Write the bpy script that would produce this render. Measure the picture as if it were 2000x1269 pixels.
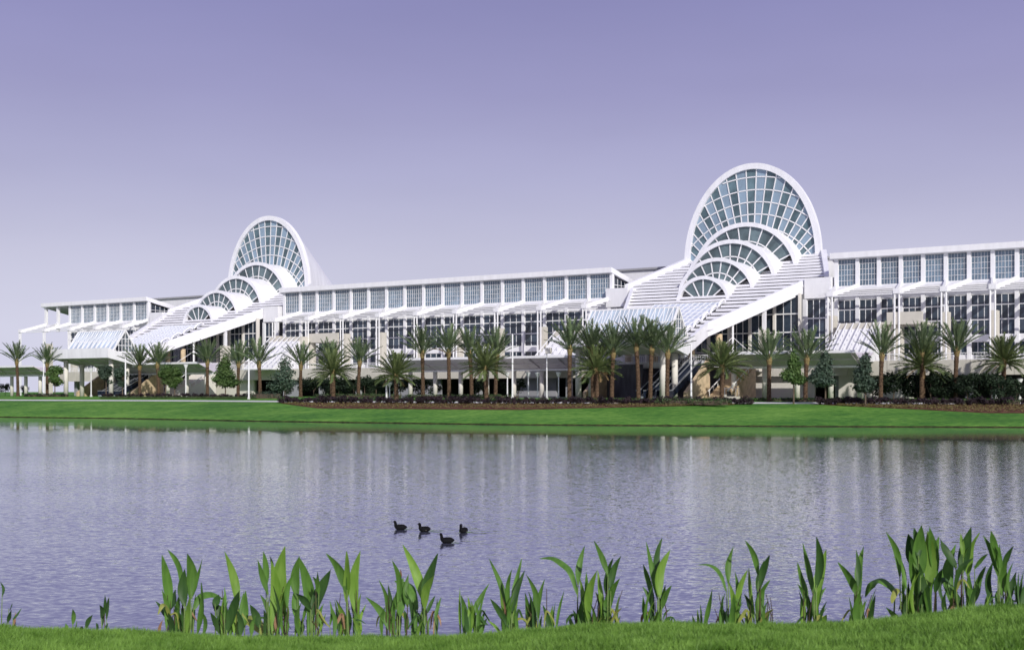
import bpy, math, random
import numpy as np
from mathutils import Vector, Matrix

# ------------------------------------------------------------------ scene reset
for o in list(bpy.data.objects):
    bpy.data.objects.remove(o, do_unlink=True)
scene = bpy.context.scene
COL = scene.collection
R = math.radians
random.seed(7)
rng = np.random.default_rng(7)

# ------------------------------------------------------------------ camera
F = 2400.0            # focal length in photo pixels (photo 2000 wide)
HOR = 765.0           # horizon row in the photo
EYE = 1.0             # eye height above the building's ground
cam_d = bpy.data.cameras.new('camera')
cam_d.sensor_width = 36.0
cam_d.lens = 36.0 * F / 2000.0
cam_d.shift_y = (HOR - 634.5) / 2000.0
cam_d.clip_start = 0.1
cam_d.clip_end = 12000.0
cam_d.dof.use_dof = True
cam_d.dof.focus_distance = 60.0
cam_d.dof.aperture_fstop = 2.0
cam = bpy.data.objects.new('camera', cam_d)
cam.location = (0, 0, EYE)
cam.rotation_euler = (R(90), 0, 0)
COL.objects.link(cam)
scene.camera = cam

# ------------------------------------------------------------------ facade frame
TH = math.atan(0.0632 * F / 229.8)
CT, ST = math.cos(TH), math.sin(TH)
Z0 = 24.0 * F / 229.8
def LOC(s, d, z=0.0):
    return Vector((s * CT + d * ST, Z0 - s * ST + d * CT, z))
def s_of(x, d):
    u = (x - 1000.0) / F
    return (u * (Z0 + d * CT) - d * ST) / (CT + u * ST)
def z_of(x, y, d):
    s = s_of(x, d)
    return EYE + (HOR - y) * (Z0 - s * ST + d * CT) / F

# ------------------------------------------------------------------ sun + sky
SUN_EL = R(30)
a_ = R(37)
sh = Vector((CT * math.cos(a_) - ST * math.sin(a_), -ST * math.cos(a_) - CT * math.sin(a_), 0))
sun_vec = Vector((sh.x * math.cos(SUN_EL), sh.y * math.cos(SUN_EL), math.sin(SUN_EL)))
sd = bpy.data.lights.new('sun', 'SUN')
sd.energy = 3.7
sd.angle = R(0.6)
sd.color = (1.0, 0.965, 0.91)
sun = bpy.data.objects.new('sun', sd)
sun.rotation_euler = (-sun_vec).to_track_quat('-Z', 'Y').to_euler()
sun.location = (40, -40, 80)
COL.objects.link(sun)

w = bpy.data.worlds.new('World')
scene.world = w
w.use_nodes = True
nt = w.node_tree
nt.nodes.clear()
wo = nt.nodes.new('ShaderNodeOutputWorld')
bg = nt.nodes.new('ShaderNodeBackground')
sky = nt.nodes.new('ShaderNodeTexSky')
sky.sky_type = 'NISHITA'
sky.sun_disc = False
sky.sun_elevation = SUN_EL
sky.sun_rotation = math.atan2(sun_vec.x, sun_vec.y)
sky.dust_density = 2.0
tc = nt.nodes.new('ShaderNodeTexCoord')
sp = nt.nodes.new('ShaderNodeSeparateXYZ')
rp = nt.nodes.new('ShaderNodeValToRGB')
nt.links.new(tc.outputs['Generated'], sp.inputs[0])
nt.links.new(sp.outputs['Z'], rp.inputs[0])
cr = rp.color_ramp
cr.elements[0].position = 0.0
cr.elements[0].color = (6.75, 6.75, 8.4, 1)
cr.elements[1].position = 1.0
cr.elements[1].color = (2.6, 2.6, 5.2, 1)
for p, c in ((0.05, (6.55, 6.5, 8.15)), (0.105, (5.85, 5.7, 7.4)), (0.17, (4.45, 4.3, 6.4)), (0.235, (3.45, 3.25, 5.6)), (0.30, (2.8, 2.65, 5.1))):
    e = cr.elements.new(p)
    e.color = (*c, 1)
mx = nt.nodes.new('ShaderNodeMix')
mx.data_type = 'RGBA'
mx.inputs[0].default_value = 0.9
nt.links.new(sky.outputs[0], mx.inputs[6])
nt.links.new(rp.outputs[0], mx.inputs[7])
# faint, uneven haze
hm = nt.nodes.new('ShaderNodeMapping')
hm.inputs['Scale'].default_value = (1.0, 1.0, 3.5)
nt.links.new(tc.outputs['Generated'], hm.inputs[0])
hn = nt.nodes.new('ShaderNodeTexNoise')
hn.inputs['Scale'].default_value = 2.6
hn.inputs['Detail'].default_value = 4.0
nt.links.new(hm.outputs[0], hn.inputs['Vector'])
hr = nt.nodes.new('ShaderNodeMapRange')
hr.inputs['From Min'].default_value = 0.3
hr.inputs['From Max'].default_value = 0.7
hr.inputs['To Min'].default_value = 0.955
hr.inputs['To Max'].default_value = 1.045
nt.links.new(hn.outputs[0], hr.inputs[0])
hv = nt.nodes.new('ShaderNodeHueSaturation')
nt.links.new(hr.outputs[0], hv.inputs['Value'])
nt.links.new(mx.outputs[2], hv.inputs['Color'])
nt.links.new(hv.outputs[0], bg.inputs[0])
bg.inputs[1].default_value = 0.1
nt.links.new(bg.outputs[0], wo.inputs[0])

scene.view_settings.view_transform = 'Standard'
scene.view_settings.look = 'None'
scene.view_settings.gamma = 1.0
scene.view_settings.exposure = 0.0
scene.render.engine = 'CYCLES'
scene.cycles.max_bounces = 6
scene.render.resolution_x = 1024
scene.render.resolution_y = 649

# ------------------------------------------------------------------ materials
def mat(name, col, rough=0.6, var=0.12, scale=3.0, spec=0.3, col2=None, bump=0.0, bscale=20.0, coord='Object', detail=4.0, trans=0.0, metal=0.0, stretch=(1, 1, 1), rndvar=0.0):
    m = bpy.data.materials.new(name)
    m.use_nodes = True
    n = m.node_tree
    b = n.nodes['Principled BSDF']
    b.inputs['Roughness'].default_value = rough
    b.inputs['Specular IOR Level'].default_value = spec
    b.inputs['Metallic'].default_value = metal
    t = n.nodes.new('ShaderNodeTexCoord')
    mp = n.nodes.new('ShaderNodeMapping')
    mp.inputs['Scale'].default_value = stretch
    n.links.new(t.outputs[coord], mp.inputs[0])
    no = n.nodes.new('ShaderNodeTexNoise')
    no.inputs['Scale'].default_value = scale
    no.inputs['Detail'].default_value = detail
    n.links.new(mp.outputs[0], no.inputs['Vector'])
    r = n.nodes.new('ShaderNodeValToRGB')
    if col2 is None:
        col2 = tuple(min(1, c * (1 + var)) for c in col)
        c1 = tuple(c * (1 - var) for c in col)
    else:
        c1 = col
    r.color_ramp.elements[0].position = 0.32
    r.color_ramp.elements[1].position = 0.68
    r.color_ramp.elements[0].color = (*c1, 1)
    r.color_ramp.elements[1].color = (*col2, 1)
    n.links.new(no.outputs[0], r.inputs[0])
    out = r.outputs[0]
    if rndvar:
        oi = n.nodes.new('ShaderNodeObjectInfo')
        mr = n.nodes.new('ShaderNodeMapRange')
        mr.inputs['To Min'].default_value = 1 - rndvar
        mr.inputs['To Max'].default_value = 1 + rndvar
        n.links.new(oi.outputs['Random'], mr.inputs[0])
        hs = n.nodes.new('ShaderNodeHueSaturation')
        n.links.new(mr.outputs[0], hs.inputs['Value'])
        n.links.new(out, hs.inputs['Color'])
        out = hs.outputs[0]
    n.links.new(out, b.inputs['Base Color'])
    if bump:
        n2 = n.nodes.new('ShaderNodeTexNoise')
        n2.inputs['Scale'].default_value = bscale
        n2.inputs['Detail'].default_value = 5
        n.links.new(mp.outputs[0], n2.inputs['Vector'])
        bp = n.nodes.new('ShaderNodeBump')
        bp.inputs['Strength'].default_value = bump
        bp.inputs['Distance'].default_value = 0.1
        n.links.new(n2.outputs[0], bp.inputs['Height'])
        n.links.new(bp.outputs[0], b.inputs['Normal'])
    if trans:
        ts = n.nodes.new('ShaderNodeBsdfTranslucent')
        ms = n.nodes.new('ShaderNodeMixShader')
        ms.inputs[0].default_value = trans
        n.links.new(out, ts.inputs[0])
        n.links.new(b.outputs[0], ms.inputs[1])
        n.links.new(ts.outputs[0], ms.inputs[2])
        n.links.new(ms.outputs[0], n.nodes['Material Output'].inputs[0])
    return m

M = {}
M['white'] = mat('white_paint', (0.81, 0.81, 0.825), 0.45, 0.065, 0.9, 0.35, stretch=(1, 1, 0.18))
M['white_steel'] = mat('white_steel', (0.82, 0.82, 0.82), 0.4, 0.04, 1.0, 0.4)
M['roof_white'] = mat('roof_membrane', (0.76, 0.76, 0.78), 0.5, 0.06, 0.4, 0.3)
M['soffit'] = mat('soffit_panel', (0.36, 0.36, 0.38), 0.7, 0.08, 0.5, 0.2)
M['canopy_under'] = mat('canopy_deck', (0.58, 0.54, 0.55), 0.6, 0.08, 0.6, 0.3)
M['tan'] = mat('tan_stucco', (0.60, 0.57, 0.50), 0.85, 0.07, 0.6, 0.15, bump=0.15)
M['stone'] = mat('tan_stone', (0.55, 0.43, 0.28), 0.8, 0.2, 1.2, 0.2, bump=0.2)
M['cream'] = mat('cream_panel', (0.70, 0.67, 0.61), 0.7, 0.05, 0.5, 0.2)
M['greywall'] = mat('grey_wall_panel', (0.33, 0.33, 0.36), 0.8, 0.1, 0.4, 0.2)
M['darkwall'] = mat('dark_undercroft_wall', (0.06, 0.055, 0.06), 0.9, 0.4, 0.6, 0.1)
M['slate'] = mat('slate_cladding', (0.10, 0.10, 0.12), 0.6, 0.3, 1.5, 0.3, stretch=(1, 1, 0.3))
M['concrete'] = mat('concrete', (0.62, 0.61, 0.60), 0.85, 0.08, 0.3, 0.2)
M['gl_blue'] = mat('blue_glass', (0.145, 0.205, 0.265), 0.12, 0.3, 0.5, 0.6, rndvar=0.22)
M['gl_dark'] = mat('dark_glass', (0.018, 0.024, 0.042), 0.06, 0.5, 0.5, 0.5, col2=(0.06, 0.085, 0.11), rndvar=0.5)
M['gl_sky_tone'] = mat('glass_painted_sky', (0.25, 0.34, 0.42), 0.15, 0.12, 0.3, 0.5, rndvar=0.1)
M['gl_teal'] = mat('glass_painted_dim', (0.095, 0.15, 0.17), 0.1, 0.3, 0.5, 0.5, rndvar=0.2)  # same glass where no sky shows, painted darker
M['gl_teald'] = mat('deep_teal_glass', (0.10, 0.14, 0.15), 0.08, 0.4, 0.4, 0.5, rndvar=0.2)
M['gl_prism'] = mat('skylight_glass', (0.45, 0.53, 0.61), 0.12, 0.12, 0.6, 0.5, rndvar=0.12)
M['gl_roof'] = mat('roof_skylight_glass', (0.58, 0.64, 0.73), 0.15, 0.08, 0.6, 0.5)
M['esc'] = mat('escalator_glass', (0.014, 0.02, 0.036), 0.12, 0.3, 1.0, 0.5)
M['steel'] = mat('brushed_steel', (0.5, 0.52, 0.55), 0.35, 0.1, 2.0, 0.5, metal=0.6)
M['lampdark'] = mat('lamp_housing', (0.25, 0.25, 0.26), 0.4, 0.1, 2.0, 0.4)
M['trunk_palm'] = mat('palm_trunk', (0.042, 0.027, 0.018), 0.9, 0.3, 5.0, 0.1, col2=(0.145, 0.095, 0.06), bump=0.6, bscale=9)
M['boot'] = mat('palm_boot', (0.16, 0.10, 0.055), 0.9, 0.3, 5.0, 0.1, col2=(0.26, 0.22, 0.09), bump=0.5, bscale=9)
M['frond'] = mat('palm_frond', (0.072, 0.118, 0.056), 0.5, 0.3, 0.8, 0.35, col2=(0.165, 0.215, 0.105), trans=0.2, rndvar=0.35)
M['frond2'] = mat('palm_frond_full', (0.068, 0.108, 0.036), 0.5, 0.3, 0.8, 0.35, col2=(0.175, 0.215, 0.08), trans=0.2, rndvar=0.35)
M['frond_dry'] = mat('dry_palm_frond', (0.22, 0.15, 0.07), 0.7, 0.25, 1.0, 0.2, trans=0.15, rndvar=0.3)
M['bark'] = mat('bark', (0.13, 0.10, 0.075), 0.9, 0.25, 4.0, 0.1, bump=0.4)
M['leaf_mid'] = mat('leaves_mid', (0.05, 0.11, 0.026), 0.55, 0.3, 0.7, 0.3, col2=(0.12, 0.19, 0.055), trans=0.25, rndvar=0.2)
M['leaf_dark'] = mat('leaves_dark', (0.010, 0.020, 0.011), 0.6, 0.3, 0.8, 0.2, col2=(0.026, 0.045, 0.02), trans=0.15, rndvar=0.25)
M['leaf_grey'] = mat('leaves_greygreen', (0.04, 0.075, 0.05), 0.6, 0.3, 0.8, 0.3, col2=(0.09, 0.13, 0.085), trans=0.2, rndvar=0.2)
M['leaf_purple'] = mat('leaves_purple', (0.016, 0.010, 0.014), 0.6, 0.3, 2.0, 0.25, col2=(0.04, 0.025, 0.028), rndvar=0.4)
M['leaf_hedge'] = mat('leaves_hedge', (0.04, 0.075, 0.02), 0.55, 0.3, 1.5, 0.3, col2=(0.10, 0.15, 0.06), trans=0.2, rndvar=0.2)
M['flower_leaf'] = mat('bed_plants', (0.10, 0.085, 0.025), 0.7, 0.3, 2.0, 0.2, col2=(0.17, 0.14, 0.06))
M['mulch'] = mat('mulch', (0.06, 0.026, 0.018), 0.95, 0.3, 1.2, 0.05, col2=(0.16, 0.08, 0.055), bump=0.5, bscale=6)
M['lawn'] = None
M['grass'] = mat('grass_blades', (0.09, 0.20, 0.022), 0.55, 0.3, 1.6, 0.3, col2=(0.24, 0.42, 0.075), trans=0.3, detail=6)
M['canna'] = mat('canna_leaf', (0.075, 0.175, 0.028), 0.5, 0.3, 2.5, 0.28, col2=(0.125, 0.26, 0.044), trans=0.3, stretch=(6, 6, 0.7), rndvar=0.15)
M['canna_b'] = mat('canna_leaf_bright', (0.15, 0.29, 0.036), 0.5, 0.3, 2.5, 0.28, col2=(0.23, 0.39, 0.065), trans=0.35, stretch=(6, 6, 0.7), rndvar=0.12)
M['canna_d'] = mat('canna_leaf_dark', (0.03, 0.08, 0.018), 0.5, 0.3, 2.5, 0.28, col2=(0.055, 0.12, 0.028), trans=0.2, stretch=(6, 6, 0.7), rndvar=0.2)
M['canna_y'] = mat('canna_leaf_yellowing', (0.26, 0.30, 0.06), 0.5, 0.3, 2.5, 0.3, col2=(0.36, 0.38, 0.10), trans=0.3, stretch=(6, 6, 0.7))
M['canna_br'] = mat('canna_leaf_brown', (0.16, 0.085, 0.045), 0.8, 0.3, 4.0, 0.1, col2=(0.32, 0.2, 0.12))
M['stem'] = mat('canna_stem', (0.09, 0.16, 0.03), 0.5, 0.25, 5.0, 0.3, col2=(0.17, 0.25, 0.07))
M['stem_d'] = mat('withered_stem', (0.035, 0.025, 0.02), 0.8, 0.3, 5.0, 0.1, col2=(0.10, 0.07, 0.04))
M['mud'] = mat('shore_mud', (0.018, 0.022, 0.010), 0.9, 0.4, 1.5, 0.1, col2=(0.05, 0.055, 0.02), bump=0.4)
M['bird'] = mat('black_plumage', (0.005, 0.005, 0.006), 0.8, 0.4, 20.0, 0.12)
M['bill'] = mat('dark_bill', (0.06, 0.05, 0.045), 0.4, 0.2, 10.0, 0.4)
M['bird_pale'] = mat('pale_flank', (0.20, 0.18, 0.13), 0.7, 0.3, 30.0, 0.2)
M['yellow'] = mat('yellow_paint', (0.55, 0.50, 0.06), 0.5, 0.1, 2.0, 0.3)
M['cart'] = mat('cart_body', (0.55, 0.52, 0.44), 0.4, 0.1, 2.0, 0.4)
M['rubber'] = mat('rubber', (0.02, 0.02, 0.02), 0.8, 0.2, 5.0, 0.2)

def lawn_material():
    m = bpy.data.materials.new('mown_lawn')
    m.use_nodes = True
    n = m.node_tree
    b = n.nodes['Principled BSDF']
    b.inputs['Roughness'].default_value = 0.8
    b.inputs['Specular IOR Level'].default_value = 0.1
    t = n.nodes.new('ShaderNodeTexCoord')
    def noise(scale, stretch, detail=5):
        mp = n.nodes.new('ShaderNodeMapping')
        mp.inputs['Scale'].default_value = stretch
        n.links.new(t.outputs['Object'], mp.inputs[0])
        k = n.nodes.new('ShaderNodeTexNoise')
        k.inputs['Scale'].default_value = scale
        k.inputs['Detail'].default_value = detail
        k.inputs['Roughness'].default_value = 0.65
        n.links.new(mp.outputs[0], k.inputs['Vector'])
        return k.outputs[0]
    a = noise(0.12, (0.6, 1.0, 1))
    c = noise(2.2, (0.45, 1.0, 1))
    ad = n.nodes.new('ShaderNodeMix')
    ad.data_type = 'FLOAT'
    ad.inputs[0].default_value = 0.55
    n.links.new(a, ad.inputs[2])
    n.links.new(c, ad.inputs[3])
    r = n.nodes.new('ShaderNodeValToRGB')
    r.color_ramp.elements[0].position = 0.40
    r.color_ramp.elements[0].color = (0.042, 0.135, 0.022, 1)
    r.color_ramp.elements[1].position = 0.61
    r.color_ramp.elements[1].color = (0.160, 0.315, 0.055, 1)
    e = r.color_ramp.elements.new(0.5)
    e.color = (0.085, 0.215, 0.032, 1)
    n.links.new(ad.outputs[0], r.inputs[0])
    n.links.new(r.outputs[0], b.inputs['Base Color'])
    bp = n.nodes.new('ShaderNodeBump')
    bp.inputs['Strength'].default_value = 0.7
    bp.inputs['Distance'].default_value = 0.12
    n.links.new(noise(3.0, (1, 1, 1), 6), bp.inputs['Height'])
    n.links.new(bp.outputs[0], b.inputs['Normal'])
    return m
M['lawn'] = lawn_material()

def water_material():
    m = bpy.data.materials.new('pond_water')
    m.use_nodes = True
    n = m.node_tree
    n.nodes.remove(n.nodes['Principled BSDF'])
    out = n.nodes['Material Output']
    t = n.nodes.new('ShaderNodeTexCoord')
    def noise(scale, stretch, detail, rot=0.0, dist=0.0):
        mp = n.nodes.new('ShaderNodeMapping')
        mp.inputs['Scale'].default_value = stretch
        mp.inputs['Rotation'].default_value = (0, 0, rot)
        n.links.new(t.outputs['Object'], mp.inputs[0])
        k = n.nodes.new('ShaderNodeTexNoise')
        k.inputs['Scale'].default_value = scale
        k.inputs['Detail'].default_value = detail
        k.inputs['Distortion'].default_value = dist
        n.links.new(mp.outputs[0], k.inputs['Vector'])
        return k.outputs[0]
    def math_(op, a, b_):
        q = n.nodes.new('ShaderNodeMath')
        q.operation = op
        for i, v in enumerate((a, b_)):
            if isinstance(v, (int, float)):
                q.inputs[i].default_value = v
            else:
                n.links.new(v, q.inputs[i])
        return q.outputs[0]
    def cnoise(scale, stretch, detail, rot):
        mp = n.nodes.new('ShaderNodeMapping')
        mp.inputs['Scale'].default_value = stretch
        mp.inputs['Rotation'].default_value = (0, 0, rot)
        n.links.new(t.outputs['Object'], mp.inputs[0])
        k = n.nodes.new('ShaderNodeTexNoise')
        k.inputs['Scale'].default_value = scale
        k.inputs['Detail'].default_value = detail
        n.links.new(mp.outputs[0], k.inputs['Vector'])
        q = n.nodes.new('ShaderNodeVectorMath')
        q.operation = 'SUBTRACT'
        n.links.new(k.outputs['Color'], q.inputs[0])
        q.inputs[1].default_value = (0.5, 0.5, 0.5)
        return q.outputs[0]
    def vmul(v, c):
        q = n.nodes.new('ShaderNodeVectorMath')
        q.operation = 'MULTIPLY'
        n.links.new(v, q.inputs[0])
        if isinstance(c, tuple):
            q.inputs[1].default_value = c
        else:
            n.links.new(c, q.inputs[1])
        return q.outputs[0]
    def vadd(a_2, b_2):
        q = n.nodes.new('ShaderNodeVectorMath')
        q.operation = 'ADD'
        for i, v in enumerate((a_2, b_2)):
            if isinstance(v, tuple):
                q.inputs[i].default_value = v
            else:
                n.links.new(v, q.inputs[i])
        return q.outputs[0]
    # slope of small wind ripples, as a direct tilt of the surface normal
    slope = vadd(vmul(cnoise(13.0, (0.45, 1.0, 1), 2.0, R(7)), (0.10, 0.33, 0.0)), vmul(cnoise(4.0, (0.4, 1.0, 1), 2.0, R(-10)), (0.05, 0.20, 0.0)))
    broad = noise(0.045, (0.6, 1.0, 1), 2.0)
    sx = n.nodes.new('ShaderNodeSeparateXYZ')
    n.links.new(t.outputs['Object'], sx.inputs[0])
    # breeze over the open pond, calm in the lee of the far bank
    lee = n.nodes.new('ShaderNodeMapRange')
    lee.interpolation_type = 'SMOOTHSTEP'
    lee.inputs['From Min'].default_value = -47.0
    lee.inputs['From Max'].default_value = -30.0
    lee.inputs['To Min'].default_value = 1.0
    lee.inputs['To Max'].default_value = 0.12
    # distance from the far shore, which runs back to the left
    shl = math_('SUBTRACT', 160.0, math_('MULTIPLY', sx.outputs['X'], 0.36))
    n.links.new(math_('SUBTRACT', sx.outputs['Y'], shl), lee.inputs[0])
    bm = n.nodes.new('ShaderNodeMapRange')
    bm.inputs['From Min'].default_value = 0.35
    bm.inputs['From Max'].default_value = 0.65
    bm.inputs['To Min'].default_value = 0.75
    bm.inputs['To Max'].default_value = 1.15
    n.links.new(broad, bm.inputs[0])
    strength = math_('MULTIPLY', lee.outputs[0], bm.outputs[0])
    cmb = n.nodes.new('ShaderNodeCombineXYZ')
    for i in range(3):
        n.links.new(strength, cmb.inputs[i])
    # ripple faces turned to a low observer hide the others: mean visible tilt towards the near bank
    nv_ = vadd(vmul(vadd(slope, (0.0, -0.030, 0.0)), cmb.outputs[0]), (0.0, 0.0, 1.0))
    nz = n.nodes.new('ShaderNodeVectorMath')
    nz.operation = 'NORMALIZE'
    n.links.new(nv_, nz.inputs[0])
    # low V-shaped wakes trailing behind the swimming birds
    hh = 0.0
    for (bpx, bpy_) in ((782, 1034), (829, 1038), (873, 1060), (905, 1040)):
        by = F * (EYE + 3.35) / (bpy_ - HOR)
        bx = (bpx - 1000) / F * by
        u = math_('SUBTRACT', sx.outputs['X'], bx)
        v = math_('ABSOLUTE', math_('SUBTRACT', sx.outputs['Y'], by), 0)
        e = math_('DIVIDE', math_('SUBTRACT', v, math_('ADD', math_('MULTIPLY', u, 0.32), 0.05)), 0.16)
        ridge = math_('POWER', 2.718, math_('MULTIPLY', math_('MULTIPLY', e, e), -1.0))
        fade = math_('MULTIPLY', math_('GREATER_THAN', u, -0.15), math_('POWER', 2.718, math_('MULTIPLY', u, -1.3)))
        fade = math_('MINIMUM', fade, 1.0)
        hh = math_('ADD', hh, math_('MULTIPLY', ridge, fade))
    bp = n.nodes.new('ShaderNodeBump')
    bp.inputs['Strength'].default_value = 1.0
    bp.inputs['Distance'].default_value = 0.022
    n.links.new(hh, bp.inputs['Height'])
    n.links.new(nz.outputs[0], bp.inputs['Normal'])
    fr = n.nodes.new('ShaderNodeFresnel')
    fr.inputs['IOR'].default_value = 1.6
    n.links.new(bp.outputs[0], fr.inputs['Normal'])
    fac = n.nodes.new('ShaderNodeMapRange')
    fac.inputs['To Min'].default_value = 0.42
    fac.inputs['To Max'].default_value = 1.0
    n.links.new(fr.outputs[0], fac.inputs[0])
    g = n.nodes.new('ShaderNodeBsdfGlossy')
    g.inputs['Roughness'].default_value = 0.035
    g.inputs['Color'].default_value = (0.97, 0.985, 0.985, 1)
    n.links.new(bp.outputs[0], g.inputs['Normal'])
    d = n.nodes.new('ShaderNodeBsdfDiffuse')
    d.inputs['Color'].default_value = (0.075, 0.08, 0.118, 1)
    ms = n.nodes.new('ShaderNodeMixShader')
    n.links.new(fac.outputs[0], ms.inputs[0])
    n.links.new(d.outputs[0], ms.inputs[1])
    n.links.new(g.outputs[0], ms.inputs[2])
    n.links.new(ms.outputs[0], out.inputs[0])
    return m
M['water'] = water_material()

# ------------------------------------------------------------------ helpers
class MB:
    """collects faces for ONE mesh object"""
    def __init__(s):
        s.v = []; s.f = []
    def add(s, vs, fs):
        o = len(s.v)
        s.v += [tuple(p) for p in vs]
        s.f += [tuple(i + o for i in q) for q in fs]
        return s
    def box(s, x0, x1, y0, y1, z0, z1):
        return s.add([(x0, y0, z0), (x1, y0, z0), (x1, y1, z0), (x0, y1, z0), (x0, y0, z1), (x1, y0, z1), (x1, y1, z1), (x0, y1, z1)],
                     [(0, 3, 2, 1), (4, 5, 6, 7), (0, 1, 5, 4), (1, 2, 6, 5), (2, 3, 7, 6), (3, 0, 4, 7)])
    def hexa(s, a, b):
        """8-corner solid: quad a (4 pts) to quad b (4 pts)"""
        return s.add(list(a) + list(b), [(0, 3, 2, 1), (4, 5, 6, 7), (0, 1, 5, 4), (1, 2, 6, 5), (2, 3, 7, 6), (3, 0, 4, 7)])
    def bar(s, p, q, wd, ht=None, up=(0, 0, 1)):
        ht = ht or wd
        p = Vector(p); q = Vector(q)
        t = (q - p).normalized()
        u = Vector(up)
        if abs(t.dot(u)) > 0.98:
            u = Vector((0, 1, 0))
        r = t.cross(u).normalized() * wd / 2
        n = r.cross(t).normalized() * ht / 2
        return s.hexa([p - r - n, p + r - n, p + r + n, p - r + n], [q - r - n, q + r - n, q + r + n, q - r + n])
    def tube(s, pts, rad, n=8, cap=True):
        pts = [Vector(p) for p in pts]
        if not hasattr(rad, '__len__'):
            rad = [rad] * len(pts)
        rings = []
        for i, p in enumerate(pts):
            t = (pts[min(i + 1, len(pts) - 1)] - pts[max(i - 1, 0)]).normalized()
            a = t.orthogonal().normalized() if abs(t.z) < 0.999 else Vector((1, 0, 0))
            b = t.cross(a)
            rings.append([p + (a * math.cos(2 * math.pi * k / n) + b * math.sin(2 * math.pi * k / n)) * rad[i] for k in range(n)])
        # keep rings aligned
        for i in range(1, len(rings)):
            best = min(range(n), key=lambda o: (rings[i][o] - pts[i] - (rings[i - 1][0] - pts[i - 1])).length)
            rings[i] = rings[i][best:] + rings[i][:best]
        vs = [v for r in rings for v in r]
        fs = []
        for i in range(len(rings) - 1):
            for k in range(n):
                fs.append((i * n + k, i * n + (k + 1) % n, (i + 1) * n + (k + 1) % n, (i + 1) * n + k))
        if cap:
            fs.append(tuple(range(n - 1, -1, -1)))
            fs.append(tuple((len(rings) - 1) * n + k for k in range(n)))
        return s.add(vs, fs)
    def prism(s, poly, z0, z1):
        n = len(poly)
        vs = [(x, y, z0) for x, y in poly] + [(x, y, z1) for x, y in poly]
        fs = [tuple(range(n - 1, -1, -1)), tuple(range(n, 2 * n))] + [(i, (i + 1) % n, n + (i + 1) % n, n + i) for i in range(n)]
        return s.add(vs, fs)
    def mesh(s, name, m, smooth=False):
        me = bpy.data.meshes.new(name)
        me.from_pydata(s.v, [], s.f)
        if m is not None:
            me.materials.append(m)
        if smooth:
            me.polygons.foreach_set('use_smooth', [True] * len(me.polygons))
        me.update()
        return me
    def build(s, name, m, parent=None, loc=(0, 0, 0), smooth=False, kind=None):
        return put(name, s.mesh(name, m, smooth), parent, loc, kind=kind)

def put(name, me, parent=None, loc=(0, 0, 0), rot=(0, 0, 0), kind=None, scale=None):
    o = bpy.data.objects.new(name, me)
    COL.objects.link(o)
    o.parent = parent
    o.location = loc
    o.rotation_euler = rot
    if scale is not None:
        o.scale = scale if hasattr(scale, '__len__') else (scale,) * 3
    if kind:
        o['kind'] = kind
    return o
def tag(o, label, cat, group=None):
    o['label'] = label
    o['category'] = cat
    if group:
        o['group'] = group
    return o
def thing(name, label, cat, loc=(0, 0, 0), rz=0.0, group=None):
    o = bpy.data.objects.new(name, None)
    o.empty_display_size = 0.5
    COL.objects.link(o)
    o.location = loc
    o.rotation_euler = (0, 0, rz)
    return tag(o, label, cat, group)
def fthing(name, label, cat, s, d, z=0.0, group=None):
    """a thing aligned with the facade; children use (along, behind, up)"""
    return thing(name, label, cat, LOC(s, d, z), -TH, group)
def struct(o):
    o['kind'] = 'structure'
    return o
_cache = {}
def cached(key, fn):
    if key not in _cache:
        _cache[key] = fn()
    return _cache[key]
def cbox(parent, name, m, x0, x1, y0, y1, z0, z1):
    """box object with shared mesh data for equal sizes"""
    w_, d_, h_ = round(x1 - x0, 3), round(y1 - y0, 3), round(z1 - z0, 3)
    me = cached(('box', m.name, w_, d_, h_), lambda: MB().box(-w_ / 2, w_ / 2, -d_ / 2, d_ / 2, 0, h_).mesh(name, m))
    return put(name, me, parent, ((x0 + x1) / 2, (y0 + y1) / 2, z0))

# ------------------------------------------------------------------ terrain
WATER = -3.35
SH = np.array([(-420, 330), (-200, 262), (-140, 238), (-88.8, 213), (-62.7, 200.8), (-38.2, 183.2), (0, 163.1), (32.5, 155.8), (63, 151.3), (100, 148), (160, 146), (420, 140)], float)
def shore(X):
    return np.interp(X, SH[:, 0], SH[:, 1])
PT = np.array([(-40, -6.0), (-3, -4.0), (-0.3, -3.5), (0.0, -3.02), (2, -2.85), (8, -2.2), (15, -1.42), (22, -0.80), (29, -0.48), (37, -0.06), (46, 0.0), (9000, 0.0)])
PN = np.array([(-400, -0.6), (-20, -0.7), (0, -0.78), (8, -1.35), (14, -2.05), (17, -2.52), (19, -2.83), (20.3, -3.09), (21.3, -3.42), (24, -4.4), (32, -6.0), (9000, -6.0)])
PC = np.array([(-400, 0.35), (-9, 0.05), (-5, 0.0), (-1, -0.03), (1, 0.05), (2.3, 0.10), (3.6, 0.04), (4.7, 0.07), (5.5, 0.16), (6.7, 0.33), (7.9, 0.46), (12, 0.6), (400, 0.9)])
def terrain(X, Y):
    X = np.asarray(X, float); Y = np.asarray(Y, float)
    far = np.interp(Y - shore(X), PT[:, 0], PT[:, 1])
    bump = np.interp(X, PC[:, 0], PC[:, 1]) + 0.03 * np.sin(X * 1.9) * np.sin(Y * 1.3 + 1)
    near = np.interp(Y - 0.35 * np.sin(X * 0.5), PN[:, 0], PN[:, 1]) + bump * np.clip((26 - Y) / 6.0, 0, 1)
    side = np.interp(np.abs(X + 60), [0, 330, 350, 420], [-9, -9, -3, 0])
    return np.maximum(np.maximum(far, near), side)
def tz(x, y):
    return float(terrain(x, y))
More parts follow.
